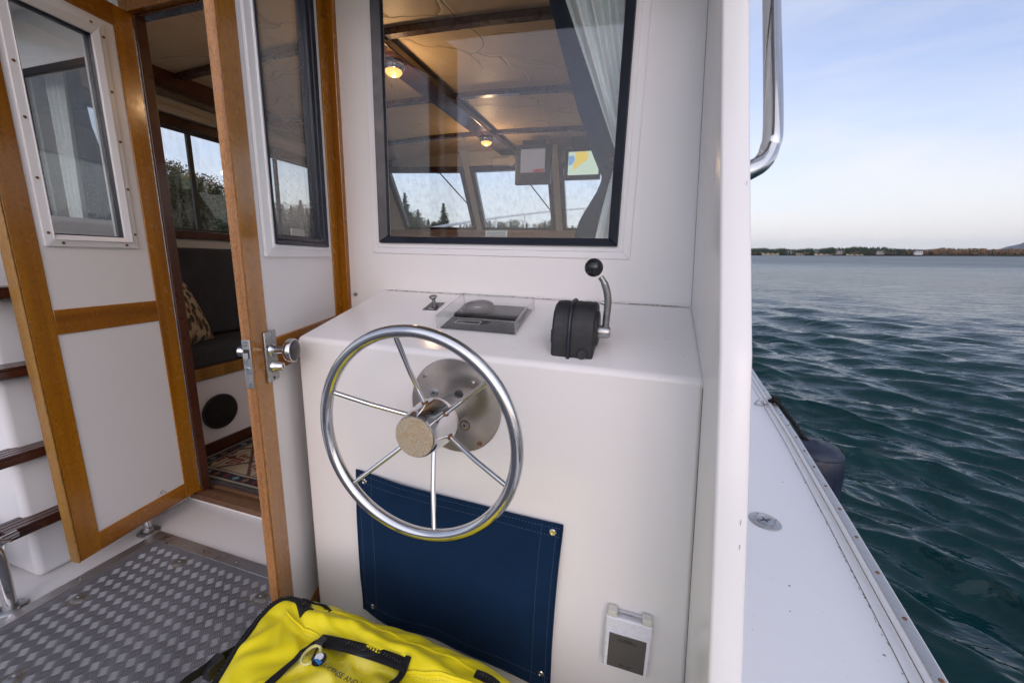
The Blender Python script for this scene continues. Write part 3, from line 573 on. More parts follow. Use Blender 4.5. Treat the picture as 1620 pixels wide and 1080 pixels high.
G().tube([(pe[0] - .03 + .024 * math.cos(a), pe[1], DECK + .002 + .03 * math.sin(a)) for a in np.linspace(0, math.pi, 12)], .0045, 8).build('loop', 'old_chrome', eye, smooth=60)
G().tube([(pe[0] + .012 + .022 * math.cos(a), pe[1] + .006 * math.sin(a), DECK + .026 + .016 * math.sin(a)) for a in np.linspace(0, 6.283, 20)[:-1]], .0042, 8, True).build('ring', 'old_chrome', eye, smooth=60)
fd = (.885, 2.20, -1.11)
rope = thing('fender_line', 'black rope knotted over the toe rail and down to the fender', 'rope', pe)
rx = rail_x(2.58)
p_ = [(pe[0] + .02, pe[1], DECK + .03), (pe[0] + .035, 2.60, DECK + .055), (rx - .02, 2.585, DECK + .060), (rx + .012, 2.55, DECK + .030), (rx + .022, 2.47, DECK + .008), (rx + .035, 2.36, DECK - .012), (fd[0] - .040, fd[1] + .03, -.838), (fd[0] - .02, fd[1], -.850)]
def smoothpath(P, n=6):
    P = [Vector(p) for p in P]; out = []
    for i in range(len(P) - 1):
        p0, p1, p2, p3 = P[max(0, i - 1)], P[i], P[i + 1], P[min(len(P) - 1, i + 2)]
        for k in range(n):
            t_ = k / n; out.append(.5 * ((2 * p1) + (-p0 + p2) * t_ + (2 * p0 - 5 * p1 + 4 * p2 - p3) * t_ ** 2 + (-p0 + 3 * p1 - 3 * p2 + p3) * t_ ** 3))
    out.append(P[-1]); return out
sp = smoothpath(p_, 10)
for ph in (0, 2.1, 4.2):
    G().tube([(p.x + .0055 * math.cos(i * .55 + ph), p.y + .0055 * math.sin(i * .55 + ph), p.z + .004 * math.sin(i * .55 + ph)) for i, p in enumerate(sp)], .0078, 7).build('strand', 'black_webbing', rope, smooth=60)
G().tube([(pe[0] + .04 + .02 * math.cos(a), 2.60 + .018 * math.sin(a * 2), DECK + .045 + .018 * math.sin(a)) for a in np.linspace(0, 12, 40)], .0085, 7).build('knot', 'black_webbing', rope, smooth=60)
fen = thing('boat_fender', 'dark blue cylindrical fender hanging outside the hull on black line', 'fender', fd)
G().lathe([(.012, .278), (.028, .268), (.070, .264), (.100, .252), (.121, .225), (.130, .18), (.131, .15), (.131, -.15), (.126, -.20), (.10, -.24), (.05, -.26), (.01, -.265)], fd, 'z', 40).build('body', 'fender_vinyl', fen, smooth=50)
for k in range(12):
    a = k * math.pi / 6; G().tube([(fd[0] + .130 * math.cos(a), fd[1] + .130 * math.sin(a), fd[2] - .14), (fd[0] + .1315 * math.cos(a), fd[1] + .1315 * math.sin(a), fd[2]), (fd[0] + .130 * math.cos(a), fd[1] + .130 * math.sin(a), fd[2] + .14)], .004, 6).build('rib', 'fender_vinyl', fen, smooth=60)
G().tube([(fd[0] + .118 * math.cos(a), fd[1] + .118 * math.sin(a), fd[2] + .222) for a in np.linspace(0, 6.283, 33)[:-1]], .006, 8, True).build('collar', 'fender_vinyl', fen, smooth=60)

# ------------------------------------------------------------------ cockpit floor and tread plate
g = G(); g.box(-2.62, .2, -1.62, 1.099, SOLE - .05, SOLE); struct(g, 'cockpit_floor', 'floor_white', bevel=0)
plate = thing('tread_plate', 'grey patterned aluminium floor plate edged with steel strip in the cockpit', 'floor plate', (-1.0, 0, SOLE))
PX0, PX1, PY0, PY1 = -1.69, -.02, -1.4, .868
plain('aluminium', (.18, .182, .20), .6, .45, .25, 6, .3, 500); plain('aluminium_worn', (.29, .292, .305), .6, .3, .15, 8)
G().box(PX0, PX1, PY0, PY1, SOLE, SOLE + .004).build('sheet', 'aluminium', plate)
vs_, fs_ = [], []; p = .027; s2 = math.sqrt(.5)
for i in range(-70, 70):
    for j in range(-70, 70):
        cx_, cy_2 = (i - j) * p * s2 - .9, (i + j) * p * s2 - .1
        if not (PX0 + .02 < cx_ < -.1 and -.75 < cy_2 < PY1 - .02): continue
        d = (s2, s2) if (i + j) % 2 else (-s2, s2); e = (-d[1], d[0])
        for k in range(5):
            o_ = (k - 2) * p * .185; L = p * .42; w_ = .0014; mx, my = cx_ + e[0] * o_, cy_2 + e[1] * o_; b = len(vs_); z0, z1 = SOLE + .0041, SOLE + .0056
            vs_ += [(mx - d[0] * L, my - d[1] * L, z0), (mx + e[0] * w_, my + e[1] * w_, z0), (mx + d[0] * L, my + d[1] * L, z0), (mx - e[0] * w_, my - e[1] * w_, z0), (mx - d[0] * L * .55, my - d[1] * L * .55, z1), (mx + d[0] * L * .55, my + d[1] * L * .55, z1)]
            fs_ += [(b, b + 4, b + 1), (b + 1, b + 4, b + 5), (b + 1, b + 5, b + 2), (b + 2, b + 5, b + 3), (b + 3, b + 5, b + 4), (b + 3, b + 4, b)]
g = G(); g.v, g.f = vs_, fs_
import array
o = g.build('tread_bars', 'aluminium_worn', plate, kind='stuff')
for f_ in (o,):
    bm_flip = f_.data; bm_flip.update()
G().box(PX0 - .042, PX0, PY0, PY1 + .042, SOLE, SOLE + .007).build('edge_strip', 'stainless', plate, bevel=.0015, seg=2)
G().box(PX0, PX1, PY1, PY1 + .042, SOLE, SOLE + .007).build('edge_strip', 'stainless', plate, bevel=.0015, seg=2)
bg = G().lathe([(.0001, 0), (.017, 0), (.017, .002), (.012, .004), (.006, .004), (.004, .002), (.0001, .002)], (0, 0, 0), 'z', 24)
BOLT = proto(bg, 'bolt', 'pitted', smooth=40); dg = G().lathe([(.0001, 0), (.024, 0), (.020, .0008), (.0001, .0008)], (0, 0, 0), 'z', 24); GRIME = proto(dg, 'bolt_washer', 'joint_grime', smooth=40)
for x, y in ((-1.485, .817), (-1.62, .607), (-1.086, .80), (-1.457, .404), (-.9, .3), (-1.6, -.1)):
    bo = piece(BOLT, plate, (x, y, SOLE + .0045), name='bolt')
    wa = piece(GRIME, plate, (x, y, SOLE + .0042), name='bolt_washer')
for x, y in ((-1.711, .66), (-1.711, .30), (-1.30, .889), (-1.56, .889)): screw(plate, (x, y, SOLE + .007), (0, 0, .4), 'pitted')

# ------------------------------------------------------------------ cabin: bulkhead, roof, interior shell
cabin = thing('boat_cabin', 'white deckhouse with teak door frame, big aft window and tan headliner inside', 'cabin', (CX, DB, SOLE))
HX0, HX1, DZ0, DZ1 = -1.776, -.945, -1.045, .802          # doorway
WX0, WX1, WZ0, WZ1 = -.786, -.066, .038, .86              # aft window, outer edge of rubber
RT = .93                                                   # ceiling
g = G(); th_ = .035
OX0, OX1, OZ0, OZ1 = -2.50, -1.862, .045, .690
g.box(HX1 + .03, WX0 + .01, DB, DB + th_, SOLE, .97); g.box(WX0 + .01, WX1 - .01, DB, DB + th_, SOLE, WZ0 + .01); g.box(WX0 + .01, WX1 - .01, DB, DB + th_, WZ1 - .01, .97)
g.box(WX1 - .01, .155, DB, DB + th_, SOLE, .97); g.box(-2.60, OX0 + .01, DB, DB + th_, SOLE, .97); g.box(OX1 - .01, HX0 - .035, DB, DB + th_, SOLE, .97); g.box(OX0 + .01, OX1 - .01, DB, DB + th_, SOLE, OZ0 + .01); g.box(OX0 + .01, OX1 - .01, DB, DB + th_, OZ1 - .01, .97); g.box(HX0 - .035, HX1 + .03, DB, DB + th_, DZ1 + .06, .97); g.box(HX0 - .035, HX1 + .03, DB, DB + th_, SOLE, DZ0 - .028)
g.build('bulkhead', 'gelcoat', cabin)
win = mitre((-.815, -.033, .0065, .90), (WX0 + .004, WX1 - .004, WZ0 + .004, WZ1 - .004), DB - .004, DB).build('window_frame', 'trim_white', cabin, bevel=.0012, seg=2)
mitre((-.797, -.052, .0245, .885), (WX0 + .002, WX1 - .002, WZ0 + .002, WZ1 - .002), DB - .0065, DB - .0042).build('raised_lip', 'trim_white', win, bevel=.001, seg=2)
mitre((WX0, WX1, WZ0, WZ1), (WX0 + .026, WX1 - .026, WZ0 + .021, WZ1 - .02), DB - .016, DB + .012, DB - .002).build('seal', 'rubber', win, bevel=.003, seg=3)
G().box(WX0 + .015, WX1 - .015, DB + .004, DB + .009, WZ0 + .012, WZ1 - .012).build('pane', 'window_glass', win)
stk = G().box(-.440, -.374, DB + .0095, DB + .0102, .061, .079).build('sticker', 'cream_plastic', win)
g = G()
for k in range(4):
    z = .0765 - k * .0043; x = -.437
    while x < -.379:
        w_ = random.uniform(.002, .006); g.box(x, min(x + w_, -.377), DB + .0090, DB + .0094, z - .0010, z + .0010); x += w_ + .0014
g.build('print', 'ink', win)
win2 = mitre((OX0 - .02, OX1 + .02, OZ0 - .03, OZ1 + .03), (OX0 + .004, OX1 - .004, OZ0 + .004, OZ1 - .004), DB - .004, DB).build('window_frame', 'trim_white', cabin, bevel=.0012, seg=2)
mitre((OX0, OX1, OZ0, OZ1), (OX0 + .026, OX1 - .026, OZ0 + .021, OZ1 - .02), DB - .016, DB + .012, DB - .002).build('seal', 'rubber', win2, bevel=.003, seg=3)
G().box(OX0 + .015, OX1 - .015, DB + .004, DB + .009, OZ0 + .012, OZ1 - .012).build('pane', 'window_glass', win2)
# door frame
G().box(HX1, HX1 + .032, DB - .014, DB + .038, DZ0, DZ1 + .045).build('door_post', 'teak', cabin, bevel=.004)
G().box(HX0 - .040, HX0 + .001, DB - .012, DB + .038, DZ0, DZ1 + .045).build('door_post', 'teak', cabin, bevel=.004)
G().box(HX0 + .0015, HX0 + .007, DB + .006, DB + .042, DZ0, DZ1).build('door_stop', 'dark_wood_up', cabin, bevel=.003)
G().box(HX0 + .001, HX1, DB - .012, DB + .038, DZ1, DZ1 + .045).build('door_header', 'teak_across', cabin, bevel=.004)
G().box(HX0 + .008, HX1 - .002, DB + .008, DB + .042, DZ1 - .010, DZ1 - .001).build('door_stop', 'dark_wood_x', cabin, bevel=.003)
G().box(HX0 - .04, HX1 + .03, DB - .018, DB + .030, DZ0 - .028, DZ0 - .002).build('door_sill', 'sill_wood', cabin, bevel=.003)
G().box(HX0 - .00, HX1, DB + .030, DB + .060, DZ0 - .028, DZ0 - .018).build('door_sill', 'sill_wood', cabin, bevel=.002)
G().box(HX0, HX1, DB + .060, DB + .078, DZ0 - .028, DZ0 - .006).build('door_sill', 'sill_wood', cabin, bevel=.003)
# roof and overhang
def roofz(x): return RT - .055 * ((x - CX) / 1.33) ** 2
g = G(); nx = 20
vs_ = []
for y in (.40, 3.95):
    for i in range(nx + 1):
        x = -2.66 + 2.92 * i / nx
        for dz in (.012, .075): vs_.append((x, y, roofz(x) + dz))
n = (nx + 1) * 2
fs = [(2 * i, 2 * i + 2, n + 2 * i + 2, n + 2 * i) for i in range(nx)] + [(2 * i + 1, n + 2 * i + 1, n + 2 * i + 3, 2 * i + 3) for i in range(nx)] + [(2 * i, 2 * i + 1, 2 * i + 3, 2 * i + 2) for i in range(nx)] + [(n + 2 * i, n + 2 * i + 2, n + 2 * i + 3, n + 2 * i + 1) for i in range(nx)] + [(0, n, n + 1, 1), (2 * nx, 2 * nx + 1, n + 2 * nx + 1, n + 2 * nx)]
g._a(vs_, fs); g.build('roof', 'gelcoat', cabin)
ceil = G().grid(lambda u, v: (-2.56 + 2.70 * u, DB + .034 + 2.64 * v, roofz(-2.56 + 2.70 * u) + .010), 30, 10).build('headliner', 'vinyl_ceiling', cabin, smooth=60)
for y in (1.67, 2.36, 3.05, 3.66):
    g = G(); vs_ = []
    for i in range(25):
        x = -2.5 + 2.60 * i / 24
        for dy, dz in ((-.02, .009), (-.018, -.016), (.018, -.016), (.02, .009)): vs_.append((x, y + dy, roofz(x) + dz))
    g._a(vs_, [(4 * i + k, 4 * i + 4 + k, 4 * i + 5 + k, 4 * i + 1 + k) for i in range(24) for k in range(3)]); g.build('ceiling_batten', 'dark_wood_x', ceil)
G().box(CX - .075, CX + .065, DB + .036, 3.66, RT - .040, RT - .001).build('centre_beam', 'dark_wood', ceil, bevel=.006)
G().box(-2.50, -2.40, DB + .036, 3.6, .80, .90).build('ceiling_trim', 'dark_wood', ceil, bevel=.004)
# port side wall with sliding windows
PW = -2.53; zt, zb = .662, .108
wallp = G(); wallp.box(PW - .05, PW, DB + .055, 3.7, SOLE, zb); wallp.box(PW - .05, PW, DB + .055, 3.7, zt, .97); wallp.box(PW - .05, PW, DB + .035, 1.20, zb, zt); wallp.box(PW - .05, PW, 2.95, 3.7, zb, zt); wallp.build('side_wall', 'beige_paint', cabin)
pf = G().box(PW - .012, PW + .022, 1.20, 3.06, zt, zt + .050).box(PW - .012, PW + .022, 1.20, 3.06, zb - .045, zb).build('window_trim', 'dark_wood', cabin, bevel=.003)
g = G(); g.prism([(1.20, zt), (1.20, zt - .09)] + [(1.20 + .09 * (1 - math.cos(a)), zt - .09 * (1 - math.sin(a))) for a in np.linspace(0, math.pi / 2, 8)], PW - .05, PW + .001, 'x'); g.build('corner_fillet', 'beige_paint', cabin)
G().box(PW, PW + .05, 1.18, 3.06, zt + .052, zt + .090).build('valance', 'valance', cabin, bevel=.004)
for a, b in ((1.20, 1.78), (1.78, 2.36), (2.36, 2.95)):
    f1 = mitre((0, b - a, zb + .002, zt - .002), (.012, b - a - .012, zb + .014, zt - .014), -.008, .008)
    f1.v = [(PW - .02 - p[1], a + p[0], p[2]) for p in f1.v]; f1 = f1.build('window', 'black_plastic', cabin)
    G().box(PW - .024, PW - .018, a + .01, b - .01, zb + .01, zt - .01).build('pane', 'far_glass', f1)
# starboard side wall with window
SW = .125
g = G(); g.box(SW, SW + .045, DB + .055, 3.7, SOLE, .10); g.box(SW, SW + .045, DB + .055, 3.7, .66, .97); g.box(SW, SW + .045, DB + .055, 1.42, .10, .66); g.box(SW, SW + .045, 3.1, 3.7, .10, .66); g.build('side_wall', 'gelcoat', cabin)
f1 = G().box(SW + .01, SW + .03, 1.43, 3.09, .102, .12).box(SW + .01, SW + .03, 1.43, 3.09, .64, .658).box(SW + .01, SW + .03, 1.42, 1.44, .102, .658).box(SW + .01, SW + .03, 3.08, 3.10, .102, .658).build('window', 'black_plastic', cabin)
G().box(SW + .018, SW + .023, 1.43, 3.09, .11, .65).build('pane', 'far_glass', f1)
# windshield: raked, three big panes and two angled quarter panes
def wpt(x, k, kind=0): return (x, 3.60 + .30 * (1 - k) - (.0 if abs(x - CX) < .55 else .20 * (abs(x - CX) - .55)), .30 + .47 * k)
xs = [-2.50, -1.70, -1.545, -.855, -.70, .10]
for a, b in ((-2.36, -1.685), (-1.540, -.860), (-.715, -.04)):
    def P(x, k, dy=0): q = wpt(x, k); return (q[0], q[1] + dy, q[2])
    g = G(); e = .040
    for (xa, ka, xb, kb, xc, kc, xd, kd) in ((a - e, -.09, b + e, -.09, b, 0, a, 0), (b + e, -.09, b + e, 1.09, b, 1, b, 0), (b + e, 1.09, a - e, 1.09, a, 1, b, 1), (a - e, 1.09, a - e, -.09, a, 0, a, 1)):
        q = [P(xa, ka), P(xb, kb), P(xc, kc), P(xd, kd)]; g.hexa([(p[0], p[1] - .02, p[2]) for p in q], [(p[0], p[1] + .03, p[2]) for p in q])
    f1 = g.build('windshield', 'dark_wood_up', cabin)
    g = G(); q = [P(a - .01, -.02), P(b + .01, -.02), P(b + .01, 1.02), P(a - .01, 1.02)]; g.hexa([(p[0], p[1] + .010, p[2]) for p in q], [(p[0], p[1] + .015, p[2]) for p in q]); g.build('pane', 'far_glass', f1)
for a, b in ((-2.56, -2.402), (-1.643, -1.582), (-.818, -.757), (.002, .13)):
    q = [wpt(a, -.7), wpt(b, -.7), wpt(b, 1.5), wpt(a, 1.5)]; G().hexa([(p[0], p[1] - .012, p[2]) for p in q], [(p[0], p[1] + .04, p[2]) for p in q]).build('pillar', 'beige_paint', cabin)
q = [wpt(-2.56, 1.095), wpt(.13, 1.095), wpt(.13, 1.50), wpt(-2.56, 1.50)]; G().hexa([(p[0], 3.57, p[2]) for p in q], [(p[0], 3.62, p[2]) for p in q]).build('header_panel', 'beige_paint', cabin)
G().box(-2.5, .1, 3.35, 4.02, -.12, .24).build('dashboard', 'sill_wood', cabin, bevel=.02)
G().box(-2.56, .13, 3.70, 3.9, SOLE, .24).build('front_bulkhead', 'gelcoat', cabin)
# wipers on the windshield
for x0, x1, k in ((-1.92, -1.64, 0), (-1.14, -.86, 1)):
    wi = thing('windshield_wiper', ('thin black wiper hanging across the left windshield pane', 'thin black wiper below the hanging monitor on centre windshield pane')[k], 'wiper', (x0, 3.65, .8), group='windshield wipers')
    a = wpt(x0, 1.05); b = wpt(x1, .30); G().tube([(a[0], a[1] + .05, a[2]), (b[0], b[1] + .05, b[2])], .006, 6).build('arm', 'black_plastic', wi, smooth=60)
    G().box(a[0] - .02, a[0] + .02, a[1] + .035, a[1] + .075, a[2] - .02, a[2] + .02).build('motor_shaft', 'black_plastic', wi, bevel=.004)

# ------------------------------------------------------------------ cabin interior furnishings
struct(G().box(PW, SW, DB + .06, 3.7, -1.10, -1.062), 'cabin_floor', 'sill_wood')
def rugcolor(u, v):      # u, v in metres from rug corner
    cream, red, navy, teal, brown = (.40, .33, .235), (.16, .025, .022), (.020, .026, .045), (.045, .075, .075), (.24, .11, .045)
    e = min(u, v, 1.25 - u, 2.0 - v)
    def cell(a, s): return (a / s) % 1 - .5
    if e < .014: return teal
    if e < .022: return cream
    if e < .072:
        a = (v if u < .09 or u > 1.16 else u); c_ = cell(a, .06); d = abs(c_) + abs((e - .047) / .05)
        k = int(a / .06) % 3
        return ((brown, red, (.17, .24, .25))[k] if d < .33 else navy)
    if e < .080: return cream
    if e < .088: return navy
    # field: diamonds with hooked red motifs on cream
    cu, cv = cell(u - .0, .26), cell(v - .06, .26); d = abs(cu) + abs(cv)
    lat = abs(abs(cu) + abs(cv) - .5)
    big = abs(u - .62) * 1.15 + abs(v - 1.0)
    if abs(big - .40) < .018 or abs(big - .46) < .014: return navy
    if abs(big - .43) < .012: return (cream if int((u + v) * 60) % 2 else red)
    if abs(cu) < .018 and d < .42: return navy
    for s_ in (-1, 1):
        for w_ in (.12, .21, .30):
            a = abs(abs(cu) - w_); 
            if abs(cv) < .30 - w_ * .5 and a < .028 + .012 * math.sin(cv * 60) and (abs(cv) > .05): return red
    if abs(cv) < .028 and abs(cu) < .34: return red
    if d < .1: return navy
    if lat < .045: return (teal if (int(u * 90) + int(v * 90)) % 2 else red)
    return cream
rug = thing('rug', 'patterned cream, red and navy rug on the cabin floor', 'rug', (-1.5, 2.2, -1.062))
nu, nv = 250, 380; g = G(); g.grid(lambda u, v: (-2.08 + 1.25 * u, 1.198 + 2.0 * v * .95, -1.052 + .0012 * math.sin(u * 40) * math.sin(v * 50)), nu, nv)
o = g.build('pile', 'rug_wool', rug)
ca = o.data.color_attributes.new('Col', 'FLOAT_COLOR', 'POINT'); cc = []
for j in range(nv + 1):
    for i in range(nu + 1): cc += [*rugcolor(1.25 * i / nu, 1.9 * j / nv * 2.0 / 1.9), 1]
ca.data.foreach_set('color', cc)
G().box(-2.08, -.83, 1.198, 3.098, -1.0615, -1.0555).build('backing', 'sill_wood', rug)
fr_ = G()
for i in range(160):
    x = -2.075 + i * .0078; fr_.tube([(x, 1.199, -1.056), (x + random.uniform(-.004, .004), 1.183, -1.060)], .0012, 4)
fr_.build('fringe', 'yarn', rug, kind='stuff')
set_ = thing('settee', 'dark grey cushioned bench with white base and teak edge inside cabin', 'bench', (-2.3, 2.0, -1.06))
SX = -2.10
G().box(PW, SX, DB + .06, 2.9, -1.06, -.655).build('base', 'door_panel', set_)
G().box(SX - .04, SX + .016, DB + .06, 2.92, -.650, -.590).build('front_rail', 'teak_dull', set_, bevel=.006)
g = G(); g.box(SX, SX + .012, DB + .06, 2.9, -1.06, -.995); g.build('kick_board', 'dark_wood', set_, bevel=.002)
for y0, y1 in ((DB + .07, 2.885),):
    G().box(PW + .02, SX - .002, y0, y1, -.60, -.497).build('seat_cushion', 'grey_cushion', set_, bevel=.030, seg=5)
    g = G(); g.hexa([(PW + .14, y0, -.49), (PW + .14, y1, -.49), (PW + .01, y1, -.49), (PW + .01, y0, -.49)], [(PW + .085, y0, .012), (PW + .085, y1, .012), (PW + .01, y1, .012), (PW + .01, y0, .012)]); g.build('back_cushion', 'grey_cushion', set_, bevel=.028, seg=5)
spk = thing('speaker', 'round black speaker grille set in the white bench base', 'speaker', (SX, 1.449, -.842))
G().lathe([(.0001, .001), (.088, .001), (.093, .005), (.090, .013), (.086, .014), (.05, .016), (.0001, .017)], (SX, 1.449, -.842), 'x', 44).build('grille', 'speaker_cloth', spk, smooth=40)
G().tube([(SX + .012, 1.449 + .090 * math.cos(a), -.842 + .090 * math.sin(a)) for a in np.linspace(0, 6.283, 49)[:-1]], .004, 8, True).build('rim', 'black_plastic', spk, smooth=60)
pil = thing('throw_pillow', 'cushion with brown leaf print leaning on the grey bench', 'pillow', (-2.28, 1.38, -.39))
def pill(u, v, s):
    a, b = u * 2 - 1, v * 2 - 1; e = (1 - a * a) * (1 - b * b); th = s * .075 * e ** .42
    w_ = .17 * (1 - .06 * (1 - abs(a)) * b * b); q = Vector((th, a * .17 * (1 - .05 * (1 - b * b)), b * .17 * (1 - .05 * (1 - a * a))))
    T = Matrix.Translation((-2.29, 1.40, -.35)) @ Matrix.Rotation(R(-14), 4, 'Y') @ Matrix.Rotation(R(12), 4, 'X') @ Matrix.Rotation(R(8), 4, 'Z'); return T @ q
g = G(); g.grid(lambda u, v: pill(u, v, 1), 24, 24); g.grid(lambda u, v: pill(1 - u, v, -1), 24, 24); g.build('cover', 'pillow_print', pil, smooth=70)
# ceiling lights
for k, (x, y) in enumerate(((-1.205, 1.83), (-1.205, 3.03))):
    lt = thing('ceiling_light', ('lit chrome dome light at the upper left of the aft window', 'small lit chrome dome light farther forward on the beam')[k], 'ceiling light', (x, y, RT - .04), group='lit ceiling lights')
    zc = RT - .041
    G().lathe([(.0001, 0), (.050, 0), (.054, -.006), (.053, -.020), (.046, -.032), (.040, -.034)], (x, y, zc), 'z', 32).build('base', 'chrome', lt, smooth=40)
    G().lathe([(.040, -.030), (.039, -.040), (.030, -.050), (.015, -.055), (.0001, -.056)], (x, y, zc), 'z', 28).build('lens', 'lamp_lens', lt, smooth=60)
    G().ball((x, y, zc - .053), .010, 10, (1.2, 1.2, .5)).build('bulb', 'lamp_filament', lt, smooth=60)
    ld = bpy.data.lights.new('lamp_light', 'POINT'); ld.energy = 1.7; ld.color = (1, .62, .32); ld.shadow_soft_size = .03; lo = bpy.data.objects.new('lamp_light', ld); col.objects.link(lo); lo.parent = lt; lo.location = (0, 0, -.16)
# hanging monitors
YM = 3.18
def monitor(name, label, x0, x1, z0, z1, k):
    m_ = thing(name, label, 'monitor', ((x0 + x1) / 2, YM, z1))
    G().box(x0, x1, YM, YM + .05, z0, z1).build('housing', 'black_plastic', m_, bevel=.006)
    mx = (x0 + x1) / 2; G().box(mx - .09, mx + .09, YM + .01, YM + .05, z1 + .002, RT - .03).build('bracket', 'black_plastic', m_, bevel=.004)
    if k == 0:
        G().box(x0 + .045, x1 - .045, YM - .002, YM - .0004, z0 + .085, z1 - .035).build('screen', 'lcd_grey', m_)
        G().box(x1 - .135, x1 - .050, YM - .004, YM - .0022, z0 + .087, z0 + .108).build('red_bar', 'lcd_red', m_)
    else:
        sx0, sx1, sz0, sz1 = x0 + .030, x1 - .012, z0 + .030, z1 - .022; sc_ = G().box(sx0, sx1, YM - .002, YM - .0004, sz0, sz1).build('screen', 'chart_sea', m_)
        g = G(); P = lambda pts: [(sx0 + a * (sx1 - sx0), sz1 - b * (sz1 - sz0)) for a, b in pts]
        g.prism(P([(.22, .02), (.55, .0), (.66, .12), (.64, .35), (.35, .62), (.20, .80), (.16, .55), (.24, .35)]), YM - .0035, YM - .0022, 'y'); g.build('chart_land', 'chart_land', m_)
        g = G(); g.prism(P([(.0, .18), (.18, .16), (.22, .34), (.14, .52), (.02, .60)]), YM - .0035, YM - .0022, 'y'); g.build('chart_water', 'chart_water', m_)
        g = G()
        for k_ in range(7): g.box(sx0 + .05 + .012 * k_, sx0 + .058 + .012 * k_, YM - .0034, YM - .0022, sz0 + .06 - .006 * (k_ % 3), sz0 + .0625 - .006 * (k_ % 3))
        g.build('chart_line', 'chart_line', m_)
monitor('radar_monitor', 'black hanging monitor with dim grey screen and red bar', -1.02, -.735, .575, .865, 0)
monitor('chart_plotter', 'black plotter showing yellow and blue chart beside the curtain', -.63, -.36, .60, .815, 1)
hs = thing('radio_unit', 'pale rounded radio unit mounted above the centre windshield', 'radio', (-1.25, 3.5, .84))
G().box(-1.34, -1.17, 3.47, 3.54, .79, .86).build('body', 'valance', hs, bevel=.02); G().lathe([(.0001, 0), (.040, 0), (.040, .05), (.03, .06), (.0001, .062)], (-1.15, 3.47, .82), 'y', 20).build('dial', 'valance', hs, smooth=40)
# curtain: gathered pale drape with navy lining, tied back at the side
cur = thing('curtain', 'pale gathered curtain with navy lining tied back behind the aft window', 'curtain', (-.1, 1.22, .3))
def lerp(a, b, t_): return a + (b - a) * t_
def pale(u, v):       # v: 0 top .. 1 tie
    z = .90 - .60 * v; xl = lerp(-.350, -.100, v); xr = lerp(-.068, -.045, v); d = lerp(.026, .008, v)
    x = lerp(xl, xr, u); return (x, 1.175 + d * math.sin(u * 30 + .7 * math.sin(v * 3)) + .010 * math.sin(u * 13 + v * 2), z)
G().grid(pale, 130, 40).build('drape', 'pale_curtain', cur, smooth=80)
def pale2(u, v):
    z = .275 - .34 * v; xl = lerp(-.085, -.155, v ** .7); xr = -.045; d = lerp(.006, .016, v); x = lerp(xl, xr, u); return (x, 1.18 + d * math.sin(u * 19 + .5 * v), z)
G().grid(pale2, 90, 30).build('drape', 'pale_curtain', cur, smooth=80)
def navy(u, v):
    z = .92 - .99 * v
    L = float(np.interp(z, [-.07, .06, .12, .20, .235, .30, .42, .62, .92], [-.235, -.207, -.19, -.145, -.133, -.165, -.215, -.285, -.380])); Rr = -.03
    x = lerp(L, Rr, u); return (x, 1.245 + .008 * math.sin(u * 9 + v * 5), z)
G().grid(navy, 60, 80).build('lining', 'navy_curtain', cur, smooth=80)
G().tube([(-.115, 1.20, .262), (-.09, 1.165, .268), (-.05, 1.165, .275), (-.035, 1.19, .28)], .012, 8).build('tie', 'navy_curtain', cur, smooth=60)
cur2 = thing('curtain', 'navy and pale curtain behind the small window left of the open doors', 'curtain', (-2.45, 1.2, .3))
G().grid(lambda u, v: (lerp(-2.50, lerp(-2.375, -2.40, v), u), 1.185 + .014 * math.sin(u * 22 + v), .74 - .75 * v), 70, 20).build('drape', 'pale_curtain', cur2, smooth=80)
def navy2(u, v):
    z = .74 - .76 * v; Rr = float(np.interp(z, [-.02, .13, .25, .40, .50, .58, .74], [-2.03, -2.10, -2.17, -2.25, -2.28, -2.285, -2.29])); return (lerp(-2.50, Rr, u), 1.205 + .007 * math.sin(u * 11 + v * 4), z)
G().grid(navy2, 50, 50).build('lining', 'navy_curtain', cur2, smooth=80)
# bow rail outside
br = thing('bow_rail', 'white tubular rail round the foredeck seen through the windshield', 'railing', (CX, 7, 0))
def railp(t_, side, k=1.0):
    y = 4.15 + 5.0 * t_; half = 1.22 * (1 - t_ ** 2.1) + .02; z = .29 + .84 * t_; base = DECK + sheer(y) + .03
    return (CX + side * half, y, lerp(base, z, k))
for side in (-1, 1):
    G().tube([railp(t_, side) for t_ in np.linspace(0, 1, 26)], .018, 10).build('top_rail', 'white_rail', br, smooth=60)
    for t_ in (.02, .22, .40, .58, .78, .97): G().tube([railp(t_, side, 0), railp(t_, side, 1)], .016, 8).build('stanchion', 'white_rail', br, smooth=60)

